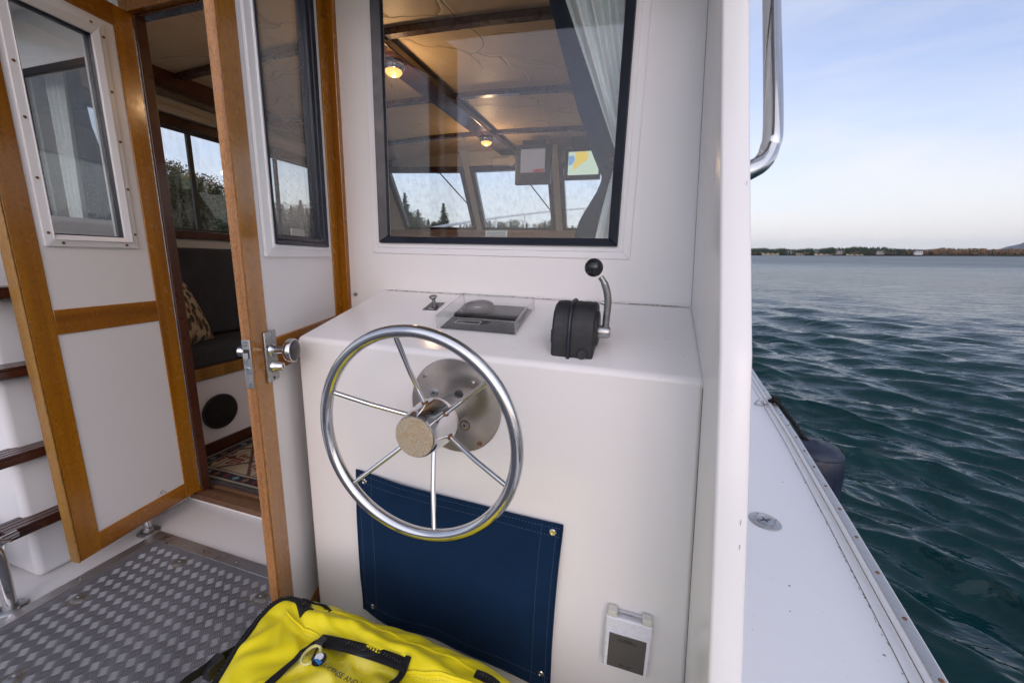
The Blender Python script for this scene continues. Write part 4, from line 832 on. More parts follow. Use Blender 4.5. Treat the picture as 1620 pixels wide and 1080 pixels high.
# ------------------------------------------------------------------ doors
WDX = {}
def door(name, label, hinge, ang, width, win, glass_r, lock=False):
    d = thing(name, label, 'door', (hinge[0], hinge[1], 0), (0, 0, R(ang)))
    z0, z1 = -1.034, .80; t_ = -.020 if lock else -.034; st = .063
    def bx(nm, x0, x1, za, zb_, y0=t_, y1=0., mat='teak', bev=.002, par=d): return G().box(x0, x1, y0, y1, za, zb_).build(nm, mat, par, bevel=bev, seg=2)
    bx('stile', .0, st, z0, z1); bx('stile', width - st, width - .002, z0, z1)
    for za, zb_ in ((z0, -.967), (-.271, -.193), (.733, z1)): bx('rail', st, width - st, za, zb_, mat='teak_across')
    bx('lower_panel', st, width - st, -.967, -.271, t_ + .004, -.004, 'door_panel', 0)
    g = ring((st, width - st, -.193, .733), (win[0] + .012, win[1] - .012, win[2] + .012, win[3] - .012), t_ + .004, -.004); g.build('upper_panel', 'door_panel', d)
    f1 = mitre(win, (win[0] + .024, win[1] - .024, win[2] + .024, win[3] - .024), .004, -.004, .008).build('window_frame', 'trim_white', d, bevel=.0015, seg=2)
    mitre((win[0] + .020, win[1] - .020, win[2] + .020, win[3] - .020), (glass_r[0] - .004, glass_r[1] + .004, glass_r[2] - .004, glass_r[3] + .004), .012, -.004, .004).build('raised_lip', 'trim_white', f1, bevel=.002, seg=2)
    mitre((glass_r[0] - .012, glass_r[1] + .012, glass_r[2] - .012, glass_r[3] + .012), (glass_r[0], glass_r[1], glass_r[2], glass_r[3]), .0055 if not lock else .010, -.018, -.010).build('seal', 'rubber', f1, bevel=.001, seg=2)
    G().box(glass_r[0] - .006, glass_r[1] + .006, -.015, -.011, glass_r[2] - .006, glass_r[3] + .006).build('pane', 'door_glass', f1)
    # the inside trim frame seen through the glass
    mitre(win, (glass_r[0] - .002, glass_r[1] + .002, glass_r[2] - .002, glass_r[3] + .002), t_ - .004, t_ + .004).build('inner_frame', 'rubber' if lock else 'trim_white', f1)
    g = G()
    for k in range(58):
        za = z0 + .02 + k * .0305; g.tube([(-.003, -.002, za), (-.003, -.002, za + .0270)], .0034, 8)
    g.build('hinge', 'pitted', d, smooth=50)
    G().box(-.004, .002, t_ + .002, -.001, z0 + .01, z1 - .01).build('hinge_leaf', 'old_chrome', d)
    return d, f1
dl, fl_ = door('cabin_door', 'open teak door with white panels and screwed window frame, away from the helm', (-1.773, 1.1), -81.3, .438, (.10, .362, 0, .718), (.143, .331, .040, .668))
G().box(.4365, .4425, -.036, .0012, -1.036, .80).build('meeting_strip', 'teak_dull', dl, bevel=.003)
for u, z in ((.352, .503), (.352, .359), (.352, .196), (.352, .04), (.138, .705), (.107, .676), (.108, .513), (.107, .358), (.107, .203), (.107, .049), (.32, .011), (.14, .011)):
    o = screw(fl_, (u, .0062, z), (R(-90), 0, 0), 'rust', 1.0)
# chipped mark near the bottom of the lower panel
g = G()
for k in range(26):
    a = .135 + .030 * random.random(); b = -.963 + .022 * random.random() * (1 - abs(a - .15) / .02) if True else 0; g.box(a, a + random.uniform(.001, .005), -.0042, -.0036, b, b + random.uniform(.0008, .0022))
g.build('chipped_paint', 'joint_grime', dl)
dr, fr2 = door('cabin_door', 'open teak door with black sealed narrow window and chrome knob beside helm', (-.940, 1.094), -70, .515, (.090, .434, -.010, .716), (.146, .384, .042, .668), True)
mitre((.120, .404, .018, .692), (.1465, .3835, .0425, .6675), .014, -.0100, .0015).build('seal', 'rubber', fr2, bevel=.002, seg=2)
G().box(.512, .5165, -.0198, -.0004, -1.033, .799).build('end_edge', 'teak_worn', dr, bevel=.001, seg=1)
G().box(.205, .275, -.0185, -.0165, .043, .062).build('sticker', 'cream_plastic', fr2)
# lock: faceplate on the edge, escutcheon, knob and cylinder on the face
lk = G().box(.517, .5195, -.0185, -.0015, -.285, -.180).build('lock_faceplate', 'old_chrome', dr, bevel=.0008, seg=2)
G().box(.5196, .5206, -.0150, -.005, -.220, -.200).build('latch_opening', 'ink', lk); G().hexa([(.5206, -.014, -.219), (.5206, -.006, -.219), (.5206, -.006, -.207), (.5206, -.014, -.207)], [(.5265, -.014, -.219), (.522, -.006, -.219), (.522, -.006, -.207), (.5265, -.014, -.207)]).build('latch_bolt', 'chrome', lk)
G().box(.5196, .5215, -.0150, -.005, -.252, -.238).build('dead_bolt', 'chrome', lk, bevel=.0008, seg=2)
for z in (-.190, -.275): screw(lk, (.5195, -.010, z), (0, R(90), 0), 'pitted', .8)
es = G().box(.430, .476, .0, .005, -.288, -.172).build('escutcheon', 'old_chrome', dr, bevel=.0015, seg=2)
screw(es, (.453, .005, -.180), (R(-90), 0, 0), None, .8); screw(es, (.453, .005, -.280), (R(-90), 0, 0), 'ink', .8)
kn = G().lathe([(.0001, .004), (.015, .004), (.014, .009), (.009, .013), (.008, .028), (.010, .034), (.022, .038), (.0265, .043), (.0275, .050), (.0265, .055), (.0245, .0555)], (.452, 0, -.216), 'y', 36).build('knob', 'chrome', dr, smooth=40)
G().lathe([(.0001, .053), (.0235, .053), (.0238, .0560), (.020, .0575), (.0001, .0578)], (.452, 0, -.216), 'y', 32).build('knob_face', 'black_gloss', kn, smooth=40)
cyl = G().lathe([(.0001, .004), (.0145, .004), (.014, .010), (.0105, .014), (.0095, .024), (.008, .027), (.0001, .0272)], (.452, 0, -.254), 'y', 28).build('lock_cylinder', 'chrome', dr, smooth=40)
G().box(.4508, .4532, .0268, .0276, -.259, -.249).build('keyhole', 'ink', cyl)
G().lathe([(.0001, -.018), (.008, -.020), (.008, -.044), (.011, -.048), (.011, -.055), (.0001, -.057)], (.470, 0, -.216), 'y', 20).build('inner_lever', 'chrome', dr, smooth=40)

# ------------------------------------------------------------------ starboard wing wall
def win_x(y, z): return .121 - .058 * z + .035 * (y - 1.1)
edge_pts = [(.98, .93), (.865, .55), (.825, .428), (.740, .22), (.645, 0), (.592, -.12), (.545, -.30), (.492, -.547), (.465, -.82), (.452, -1.10)]
wing = thing('wing_wall', 'thick white moulded wall beside the helm with slanting aft edge', 'wall', (.13, .8, SOLE))
g = G(); vs_ = []; fine = []
for i in range(len(edge_pts) - 1):
    for k in range(5):
        t_ = k / 5; fine.append((lerp(edge_pts[i][0], edge_pts[i + 1][0], t_), lerp(edge_pts[i][1], edge_pts[i + 1][1], t_)))
fine.append(edge_pts[-1])
for (ye, z) in fine:
    rr = .005; xi = win_x(ye, z)
    for dx, dy in ((0, .5), (0, rr), (rr * .3, rr * .3), (rr, 0), (.041 - rr, 0), (.041 - rr * .3, rr * .3), (.041, rr), (.041, .5)):
        y = DB if dy == .5 else ye + dy; vs_.append((win_x(y, z) + dx, y, z))
n = 8; g._a(vs_, [(i * n + k, (i + 1) * n + k, (i + 1) * n + k + 1, i * n + k + 1) for i in range(len(fine) - 1) for k in range(n - 1)]); g.build('wall_shell', 'gelcoat', wing, smooth=50)
g = G(); g.tube([(win_x(DB, z) + .0005, DB - .0015, z) for z in np.linspace(-.106, .92, 20)], .0014, 5); g.build('joint_line', 'joint_grime', wing)
g = G(); g.tube([(win_x(.746, z) - .0003, .7465, z) for z in np.linspace(-1.09, -.215, 20)], .0009, 5); g.build('joint_line', 'joint_grime', wing)
g = G()
for (zc, n_, w_) in ((-.35, 3, .006), (.10, 1, .003), (-.62, 2, .004)):
    for k in range(n_):
        z = zc + random.uniform(-.018, .018); ye = float(np.interp(z, [p[1] for p in edge_pts[::-1]], [p[0] for p in edge_pts[::-1]])); x = win_x(ye, z) + random.uniform(.028, .0375); g.box(x - .0003, x + .0003, ye - .0002, ye + .0002, z, z + random.uniform(.003, .009))
g.build('scuff_marks', 'pale_scuff', wing, kind='stuff')
gr = thing('grab_rail', 'bent stainless grab rail on the outside of the wing wall', 'grab rail', (.23, 1.1, .5))
pts = [(.165, .955, .175), (.190, .965, .188), (.214, .982, .206), (.2275, 1.000, .236), (.232, 1.026, .300), (.232, 1.20, .61), (.232, 1.30, .80), (.23, 1.33, .86), (.20, 1.345, .90), (.15, 1.35, .92)]
G().tube(smoothpath(pts, 8), .0185, 20).build('tube', 'chrome', gr, smooth=60)
G().lathe([(.0001, 0), (.030, 0), (.030, .004), (.022, .007), (.0001, .007)], (.158, .955, .172), 'x', 24).build('flange', 'stainless', gr, smooth=40)

# ------------------------------------------------------------------ helm console and what is on it
t = gelcoat('console_white', (.81, .79, .78), .13, .45)
sx_ = t.add('ShaderNodeSeparateXYZ'); t.link(t.coord(), sx_.inputs[0])
stx = t.noise(t.coord((110, 110, 7)), 1, 4, .7); bell = t.math('MULTIPLY', t.ramp(sx_.outputs[0], [(.43, 0.), (.46, 1.), (.49, .9), (.53, 0.)]), t.ramp(t.math('ADD', sx_.outputs[2], 1.1), [(.555, 0.), (.60, .9), (.672, 1.), (.676, 0.)]))
stain = t.math('MULTIPLY', t.ramp(stx, [(.45, 0.), (.62, 1.)]), bell)
old = t.p.inputs['Base Color'].links[0].from_socket; t.set(color=t.mix(t.math('MULTIPLY', stain, .42), old, (.55, .30, .10)))
cons = thing('helm_console', 'white fibreglass helm console with sloping top under the aft window', 'console', (-.79, 1.0, SOLE))
YF, ZF, ZB = .747, -.2009, -.1073
g = G(); prof_n = [(1.099, SOLE), (1.099, ZB), (YF, ZF), (YF, SOLE)]
lo = [(-.79, YF, SOLE + .001), (win_x(YF, SOLE) + .001, YF, SOLE + .001), (win_x(1.099, SOLE) + .001, 1.099, SOLE + .001), (-.79, 1.099, SOLE + .001)]
hi = [(-.79, YF, ZF), (win_x(YF, ZF) + .003, YF, ZF), (win_x(1.099, ZB) + .003, 1.099, ZB), (-.79, 1.099, ZB)]
g.hexa(lo, hi); g.build('shell', 'console_white', cons, bevel=.012, seg=5)
SL = math.atan2(ZB - ZF, 1.1 - YF)
def top_z(y): return ZF + (y - YF) * math.tan(SL)
G().tube([(x, 1.0975, ZB + .0015) for x in np.linspace(-.775, .12, 12)], .0022, 6).build('sealant_line', 'door_panel', cons, smooth=60)
g = G()
for k in range(60):
    x = random.uniform(-.77, .11); g.box(x, x + random.uniform(.002, .012), 1.0945, 1.0955, ZB - .0005, ZB + .0004)
g.build('grime', 'joint_grime', cons, kind='stuff')
g = G()
for k in range(34): # tiny dark specks on the sloping top
    x = random.uniform(-.76, .10); y = random.uniform(.79, 1.08); z = ZF + (y - YF) * math.tan(math.atan2(ZB - ZF, 1.1 - YF)); r_ = random.uniform(.0004, .0011); g.box(x - r_, x + r_, y - r_, y + r_, z + .0001, z + .0006)
g.build('specks', 'joint_grime', cons, kind='stuff')
# steering wheel
WC = Vector((-.361, YF, -.316))
wheel = thing('steering_wheel', 'polished stainless six spoke steering wheel on the console front', 'steering wheel', WC)
mp_ = G().lathe([(.0001, -.0002), (.106, -.0002), (.106, -.003), (.1045, -.0040), (.020, -.0048), (.0001, -.0048)], WC, 'y', 72).build('mounting_plate', 'brushed', wheel, smooth=30)
def off(dx, dz, dy): return (WC.x + dx, WC.y + dy, WC.z + dz)
for dx, dz, m_ in ((-.074, .061, 'chrome'), (.042, .058, 'chrome'), (.059, -.077, 'rust')): screw(mp_, off(dx, dz, -.0046), (R(90), 0, 0), m_, 1.25)
for dx, dz, m_ in ((-.050, .025, 'old_chrome'), (.024, -.040, 'old_chrome')):
    G().lathe([(.0001, 0), (.0095, 0), (.0095, -.0022), (.006, -.003), (.0001, -.003)], off(dx, dz, -.0045), 'y', 20).build('bolt', m_, mp_, smooth=30)
    G().lathe([(.0001, 0), (.0028, 0), (.0028, -.0006), (.0001, -.0006)], off(dx, dz, -.0072), 'y', 10).build('socket', 'ink', mp_)
G().lathe([(.0001, 0), (.0125, 0), (.0120, -.0006), (.0001, -.0006)], off(.024, -.040, -.0043), 'y', 20).build('rust_ring', 'rust', mp_)
G().lathe([(.0001, 0), (.0095, 0), (.0095, -.004), (.007, -.005), (.0001, -.005)], off(.010, .028, -.0045), 'y', 20).build('bolt', 'black_plastic', mp_, smooth=30)
G().lathe([(.030, -.004), (.030, -.075), (.026, -.085), (.020, -.11), (.0001, -.111)], WC, 'y', 36).build('column', 'pitted', wheel, smooth=40)
hub = G().lathe([(.0001, -.085), (.047, -.085), (.049, -.089), (.0485, -.098), (.0435, -.142), (.0405, -.165), (.0390, -.1675), (.034, -.1680)], WC, 'y', 56).build('hub', 'chrome', wheel, smooth=40)
G().lathe([(.0001, -.166), (.0372, -.166), (.0380, -.1690), (.0365, -.1705), (.0001, -.1715)], WC, 'y', 44).build('hub_cap', 'rusty_cap', wheel, smooth=40)
RY = -.168
G().tube([(WC.x + .192 * math.cos(a), WC.y + RY, WC.z + .192 * math.sin(a)) for a in np.linspace(0, 2 * math.pi, 121)[:-1]], .0112, 24, True).build('rim', 'chrome', wheel, smooth=70)
for k in range(6):
    a = R(101 + 60 * k); sp_ = G().tube([(WC.x + .040 * math.cos(a), WC.y - .112, WC.z + .040 * math.sin(a)), (WC.x + .112 * math.cos(a), WC.y - .142, WC.z + .112 * math.sin(a)), (WC.x + .184 * math.cos(a), WC.y + RY + .003, WC.z + .184 * math.sin(a))], .0046, 14).build('spoke', 'chrome', wheel, smooth=70)
    G().lathe([(.0001, -.001), (.0072, -.001), (.0062, .003), (.0001, .003)], (WC.x + .0455 * math.cos(a), WC.y - .1145, WC.z + .0455 * math.sin(a)), 'x', 12, Matrix.Rotation(-a, 3, 'Y')).build('weld_stain', 'rust', sp_, smooth=50)
# throttle
th = thing('throttle_control', 'black engine control box with chrome lever and black ball on console', 'throttle', (-.12, .82, top_z(.82)))
yb, yf = .862, .780; zt_ = -.083
prof = [(yf, top_z(yf) - .002), (yf - .002, -.150), (yf + .002, -.120), (yf + .012, -.100), (yf + .030, -.087), (yf + .052, zt_), (yb - .012, zt_ - .001), (yb, -.092), (yb + .003, -.120), (yb + .002, top_z(yb) - .002)]
G().prism(prof, -.164, -.0785, 'x').build('housing', 'charcoal_housing', th, bevel=.006, seg=4)
bp = [(-.1275, y - (.0028 if i < 5 else -.0), z + (.002 if 2 <= i <= 7 else 0)) for i, (y, z) in enumerate(prof)]
G().tube(smoothpath(bp, 4), .0038, 10).build('trim_band', 'rubber', th, smooth=60)
G().box(-.1655, -.160, yf + .002, yf + .012, -.165, -.137).build('side_lug', 'charcoal_housing', th, bevel=.002, seg=2); G().box(-.083, -.0768, yf + .002, yf + .012, -.165, -.137).build('side_lug', 'charcoal_housing', th, bevel=.002, seg=2)
G().lathe([(.0001, .004), (.0105, .004), (.0105, -.003), (.0085, -.0055), (.0080, -.0045), (.0001, -.0045)], (-.100, yf - .001, -.182), 'y', 26).build('button', 'black_plastic', th, smooth=35)
G().lathe([(.0001, 0), (.036, 0), (.036, .003), (.033, .0045), (.0001, .0045)], (-.0785, .822, -.135), 'x', 30).build('side_disc', 'charcoal_housing', th, smooth=40)
lv = G().lathe([(.0001, .002), (.013, .002), (.0135, .010), (.012, .022), (.010, .026), (.0001, .0265)], (-.0765, .815, -.140), 'x', 26).build('lever_hub', 'old_chrome', th, smooth=40)
G().tube(smoothpath([(-.0605, .815, -.136), (-.0600, .813, -.115), (-.0590, .811, -.090), (-.0600, .808, -.068), (-.0665, .805, -.045), (-.0760, .803, -.030)], 6), [.0085] + [.0070] * 25 + [.0058] * 5, 14).build('lever', 'pitted', th, smooth=60)
G().tube([(-.0625, .812, -.083), (-.0725, .812, -.080)], .0036, 8).build('lever_tab', 'old_chrome', th, smooth=60)
G().ball((-.0900, .801, -.0125), .0180, 26).build('ball_knob', 'black_gloss', th, smooth=80)
# instrument under its clear cover (built in the tilted frame of the console top)
def on_top(x, y, lift=0.0): return (x, y, top_z(y) + lift)
ib = thing('compass_cover', 'clear acrylic box over a black gauge panel on the console top', 'instrument', on_top(-.362, .935, .0005), (SL, 0, 0))
hw, hd, hh = .100, .082, .034
G().box(-hw + .006, hw - .004, -hd + .004, hd - .006, 0, .004).build('black_panel', 'black_gloss', ib, bevel=.001, seg=1)
G().box(-hw + .010, hw - .012, -.008, hd - .012, .0045, .012).build('gauge_block', 'black_plastic', ib, bevel=.002, seg=2)
G().lathe([(.0001, .012), (.040, .012), (.042, .018), (.040, .024), (.035, .025), (.033, .020), (.0001, .019)], (-.036, .030, 0), 'z', 44).build('gauge', 'black_plastic', ib, smooth=40)
G().lathe([(.0001, .0192), (.026, .0192), (.0260, .0197), (.0001, .0197)], (-.036, .030, 0), 'z', 32).build('dial', 'plug_grey', ib, smooth=30)
g = G()
for k in range(3): g.box(-.044 + k * .006, -.040 + k * .006, .022, .028, .0198, .0202)
g.build('dial_marks', 'chalk', ib)
mitre((-.070, -.005, -.048, -.028), (-.069, -.006, -.047, -.029), 0, 1).v
lab = G()
for (a0, a1, b0, b1) in ((-.070, -.005, -.048, -.047), (-.070, -.005, -.029, -.028), (-.070, -.069, -.047, -.029), (-.006, -.005, -.047, -.029)): lab.box(a0, a1, b0, b1, .0042, .0047)
lab.build('label_outline', 'chalk', ib)
for nm, a in (('cover_top', (-hw, hw, -hd, hd, hh - .003, hh)), ):
    G().box(*a).build(nm, 'acrylic', ib)
for a in ((-hw, hw, -hd, -hd + .003, .001, hh - .003), (-hw, hw, hd - .003, hd, .001, hh - .003), (-hw, -hw + .003, -hd + .003, hd - .003, .001, hh - .003), (hw - .003, hw, -hd + .003, hd - .003, .001, hh - .003)):
    G().box(*a).build('cover_side', 'acrylic', ib)
g = G(); e = .0012
for a, b in (((-hw, -hd), (hw, -hd)), ((hw, -hd), (hw, hd)), ((hw, hd), (-hw, hd)), ((-hw, hd), (-hw, -hd))): g.tube([(a[0], a[1], hh), (b[0], b[1], hh)], e, 6)
for a in ((-hw, -hd), (hw, -hd), (hw, hd), (-hw, hd)): g.tube([(a[0], a[1], 0.001), (a[0], a[1], hh)], e * 1.2, 6)
g.build('cover_edges', 'acrylic_edge', ib, smooth=60)
ps = thing('pull_switch', 'small mushroom pull switch on a black square plate, left of clear box', 'switch', on_top(-.543, .986, .0004), (SL, 0, 0))
T = Matrix.Rotation(R(3), 4, 'Z')
G().box(-.0225, .0225, -.031, .031, 0, .0015, T).build('back_plate', 'chalk', ps); G().box(-.0205, .0205, -.029, .030, .0017, .0030, T).build('face_plate', 'black_gloss', ps)
G().lathe([(.0001, .003), (.0085, .003), (.0085, .010), (.0048, .012), (.0045, .024), (.0100, .0275), (.0112, .0305), (.0090, .0335), (.0001, .0345)], (0.003, 0, 0), 'z', 26).build('knob', 'pitted', ps, smooth=40)
for a in ((-.017, -.024), (.017, -.024), (-.017, .026), (.017, .026)): screw(ps, (*a, .003), (0, 0, 0), 'rust', .5)
g = G(); g.box(-.006, .010, -.021, -.0185, .0031, .0034, T); g.build('plate_print', 'chalk', ps)
sn = thing('panel_stud', 'small dark stud low on the bulkhead beside the door post', 'stud', (-.893, DB, -.135))
G().lathe([(.0001, 0), (.006, 0), (.005, -.006), (.002, -.010), (.0001, -.010)], (-.893, DB, -.128), 'y', 14).build('head', 'pitted', sn, smooth=40)

# canvas
cv = thing('canvas_panel', 'navy blue canvas panel snapped to the console front below the wheel', 'canvas', (-.37, YF, -.74))
def cvp(u, v, lift=0):
    x = lerp(lerp(-.628, -.632, v), lerp(-.112, -.120, v), u); z = lerp(lerp(-.520, -.545, u), lerp(-.927, -.968, u), v)
    z -= .005 * math.sin(math.pi * u) * (1 - v) + .004 * math.sin(math.pi * u * 2) * v; x += .004 * math.sin(math.pi * v) * (1 if u < .5 else -1) * abs(u - .5) * 2
    corner = min(1, (min(u, 1 - u) + min(v, 1 - v)) * 4)
    y = YF - .0045 - .008 * corner * (.6 + .4 * math.sin(u * 7 + v * 3)) - .0035 * math.sin(u * 16 + v * 5) * v - .006 * math.exp(-((v - 1) * 9) ** 2) * math.sin(u * 9)
    return (x, min(y, YF - .002) - lift, z)
G().grid(lambda u, v: cvp(u, v), 90, 70).build('cloth', 'navy_canvas', cv, smooth=80, solid=.0016)
e = []
for k in range(60): e.append(cvp(k / 60, 0, .0006))
for k in range(50): e.append(cvp(1, k / 50, .0006))
for k in range(60): e.append(cvp(1 - k / 60, 1, .0006))
for k in range(50): e.append(cvp(0, 1 - k / 50, .0006))
G().tube(e, .0024, 8, True).build('hem', 'navy_canvas', cv, smooth=80)
g = G()
for rowf in (lambda s: (s, .065), lambda s: (s, .93), lambda s: (.085, s), lambda s: (.915, s), lambda s: (.022, s), lambda s: (.978, s), lambda s: (s, .02)):
    n_ = 70
    for k in range(1, n_):
        a = cvp(*rowf(k / n_), .0011); b = cvp(*rowf((k + .45) / n_), .0011); g.tube([a, b], .00045, 4)
g.build('stitching', 'yarn', cv, kind='stuff')
for u, v in ((.045, .055), (.963, .045), (.067, .935), (.958, .915)):
    p = cvp(u, v, .001); G().lathe([(.0001, 0), (.0078, 0), (.0078, -.0012), (.0060, -.0030), (.0035, -.0030), (.0025, -.0022), (.0001, -.0022)], p, 'y', 22).build('snap', 'chrome', cv, smooth=35)
# power inlet
pw = thing('power_inlet', 'white shore power inlet cover with grey label low on console', 'power inlet', (.037, YF, -.77))
yo = YF - .018
G().box(-.004, .080, YF - .010, YF - .0005, -.835, -.712).build('back_box', 'white_plastic', pw, bevel=.004)
lid = G().box(-.009, .084, yo - .004, YF - .0105, -.842, -.716).build('lid', 'white_plastic', pw, bevel=.0045, seg=4)
G().box(-.006, .081, yo - .0065, yo - .0042, -.838, -.745).build('lid_step', 'white_plastic', lid, bevel=.0012, seg=2)
G().box(.001, .0745, yo - .0078, yo - .0068, -.833, -.751).build('label_plate', 'plug_grey', lid, bevel=.0004, seg=1)
for x0 in (-.006, .062): G().box(x0, x0 + .019, yo - .0045, YF - .003, -.716, -.703).build('hinge_lug', 'cream_plastic', pw, bevel=.002, seg=2)
G().tube([(.012, yo + .004, -.7095), (.062, yo + .004, -.7095)], .0016, 8).build('hinge_pin', 'pitted', pw, smooth=60)
text('HUBBELL', .0105, lid, (.0375, yo - .0080, -.7625), (R(90), 0, 0), 'ink', sx=.9); text('30A 125V', .0068, lid, (.0375, yo - .0080, -.824), (R(90), 0, 0), 'ink', sx=.9)

# ------------------------------------------------------------------ boarding steps to port and low chrome frames
FX = -1.842
steps = thing('boarding_steps', 'white moulded steps with dark varnished slatted treads beside left door', 'steps', (FX, .9, SOLE))
for k, (z0, z1, dx) in enumerate(((SOLE, -.685, 0.), (-.678, -.415, -.012), (-.408, -.16, -.020), (-.152, .10, -.03))):
    g = G(); g.box(-2.58, FX + dx, .615 + k * .012, DB - .001, z0 + .001, z1); g.build('riser_box', 'gelcoat_cool', steps, bevel=.022, seg=5)
    if k: g = G(); g.box(-2.58, FX + dx + .010, .600 + k * .012, DB - .002, z0 - .001, z0 + .014); g.build('lip', 'gelcoat_cool', steps, bevel=.005)
for z in (-.868, -.632, -.362, -.122):
    tr = G().box(FX - .030, FX + .052, .558, DB - .004, z - .034, z - .009).build('tread', 'dark_wood', steps, bevel=.004)
    for q in range(4): G().box(FX - .030 + q * .021, FX - .030 + q * .021 + .0175, .556, DB - .005, z - .0085, z).build('slat', 'dark_wood', tr, bevel=.0015, seg=2)
for k, (x, y, h) in enumerate(((-1.765, .522, .225), (-1.775, .895, .30))):
    fr_ = thing('floor_stanchion', ('low chrome stanchion with side rail at the left edge', 'short chrome post on round flange under the open left door')[k], 'stanchion', (x, y, SOLE), group='chrome stanchions on the floor')
    G().lathe([(.0001, 0), (.036, 0), (.037, .004), (.034, .007), (.018, .010), (.0165, .020), (.0001, .020)], (x, y, SOLE), 'z', 32).build('flange', 'old_chrome', fr_, smooth=40)
    if k == 0: G().tube(smoothpath([(x, y, SOLE + .01), (x, y, SOLE + .19), (x, y - .02, SOLE + .222), (x, y - .05, SOLE + .228), (x, y - .9, SOLE + .228)], 5), .0155, 18).build('post', 'chrome', fr_, smooth=60); G().tube([(x, y - .03, SOLE + .228), (x - .005, y + .05, SOLE + .230)], .0105, 14).build('rail_end', 'chrome', fr_, smooth=60)
    else: G().tube([(x, y, SOLE + .01), (x, y, SOLE + h)], .013, 18).build('post', 'chrome', fr_, smooth=60)
    for q in range(3): a = q * 2.1 + .3; screw(fr_, (x + .027 * math.cos(a), y + .027 * math.sin(a), SOLE + .008), (0, 0, 0), 'pitted')
bk = thing('bin', 'black round bin in the shadow behind the low chrome stanchion', 'bin', (-2.0, .40, SOLE))
G().lathe([(.0001, 0), (.085, 0), (.10, .20), (.104, .205), (.104, .215), (.09, .215), (.08, .02), (.0001, .02)], (-2.02, .46, SOLE), 'z', 32).build('shell', 'black_plastic', bk, smooth=40)
cb = thing('cable', 'thin white cable looping down beside the boarding steps', 'cable', (-1.86, .5, SOLE))
G().tube(smoothpath([(-1.90, .58, -.90), (-1.872, .575, -.93), (-1.868, .555, -1.0), (-1.885, .53, -1.05), (-1.93, .50, -1.09), (-2.0, .35, -1.094)], 8), .0032, 8).build('wire', 'chalk', cb, smooth=60)

# ------------------------------------------------------------------ yellow bag
plain('pale_yellow_thread', (.55, .48, .10), .7)
bag = thing('duffel_bag', 'bright yellow zipped bag with clear document pocket below the canvas', 'bag', (-.42, .40, SOLE))
BX0, BX1, BY0, BY1, BZ0, BZ1 = -.735, -.120, .10, .600, SOLE + .006, -.715
def supr(d, e):
    m_ = (abs(d[0]) ** e + abs(d[1]) ** e + abs(d[2]) ** e) ** (1 / e); return Vector(d) / m_
def fold(x, y, c, a, w, amp, L, k): # soft crease ridge: centre c, direction a, width w
    dx, dy = x - c[0], y - c[1]; s_ = dx * math.cos(a) + dy * math.sin(a); t_ = -dx * math.sin(a) + dy * math.cos(a) + .008 * math.sin(s_ * 40 + k)
    return amp * (math.exp(-(t_ / w) ** 2) if k % 2 == 0 else math.exp(-abs(t_) / w * (1.6 if t_ > 0 else .8))) * math.exp(-(s_ / L) ** 4)
FOLDS = [((-.46, .535), R(-3), .016, .016, .26, 0), ((-.44, .490), R(-5), .012, -.014, .24, 1), ((-.33, .460), R(-14), .011, .010, .14, 2), ((-.50, .455), R(-22), .010, .009, .10, 3), ((-.27, .50), R(-8), .009, -.008, .12, 4), ((-.58, .50), R(-40), .010, -.008, .08, 5), ((-.66, .44), R(75), .012, .007, .08, 6), ((-.24, .42), R(-30), .009, .007, .09, 7), ((-.40, .42), R(8), .012, -.006, .10, 8), ((-.20, .52), R(-4), .012, .010, .07, 9), ((-.50, .512), R(-30), .006, .008, .07, 10), ((-.38, .515), R(-12), .006, -.008, .13, 11), ((-.30, .475), R(20), .006, .007, .05, 12), ((-.55, .42), R(60), .007, .006, .06, 13), ((-.26, .455), R(-35), .005, -.007, .06, 14), ((-.62, .50), R(-65), .006, .006, .05, 15)]
cxb, cyb, czb = (BX0 + BX1) / 2, (BY0 + BY1) / 2, (BZ0 + BZ1) / 2
def bagp(d):
    q = supr(d, 5.0); x = cxb + q[0] * (BX1 - BX0) / 2; y = cyb + q[1] * (BY1 - BY0) / 2; up = max(0, q[2])
    z = czb + q[2] * (BZ1 - BZ0) / 2
    x += .028 * q[0] * (1 - q[2] ** 2) ; y += .020 * q[1] * (1 - q[2] ** 2)
    x += max(0, -q[0]) ** 2 * (BY1 - .03 - y) * .33
    ysl = (y - BY1) # top slopes down towards the camera and to the right
    z += up * (.06 * ysl - .018 * (x - BX0) + .012 * math.exp(-((x - BX0 - .03) / .05) ** 2))
    s_ = sum(fold(x, y, *f) for f in FOLDS); z += s_ * up ** 2
    n_ = .004 * math.sin(x * 37 + y * 21) * math.sin(y * 43 - x * 9) + .002 * math.sin(x * 90 + 3 * math.sin(y * 50)); z += n_ * up
    side = (1 - up) ; y += side * .010 * math.sin(x * 28 + z * 16) * (1 if q[1] > 0 else -1); x += side * .008 * math.sin(y * 30 + z * 22)
    return (x, y, z)
g = G(); N_ = 110
for ax in range(3):
    for s_ in (-1, 1):
        def fn(u, v, ax=ax, s_=s_):
            a, b = (u * 2 - 1) * (1 if s_ > 0 else -1), v * 2 - 1; a = math.tan(a * math.pi / 4); b = math.tan(b * math.pi / 4)
            d = [0, 0, 0]; d[ax] = s_; d[(ax + 1) % 3] = a; d[(ax + 2) % 3] = b; return bagp(d)
        g.grid(fn, N_, N_)
bvh = BVHTree.FromPolygons([Vector(p) for p in g.v], g.f)
body = g.build('body', 'yellow_fabric', bag, smooth=80)
def drop(x, y, lift=.001):
    h_ = bvh.ray_cast(Vector((x, y, 0)), Vector((0, 0, -1))); z = h_[0].z if h_[0] else SOLE; return (x, y, z + lift)
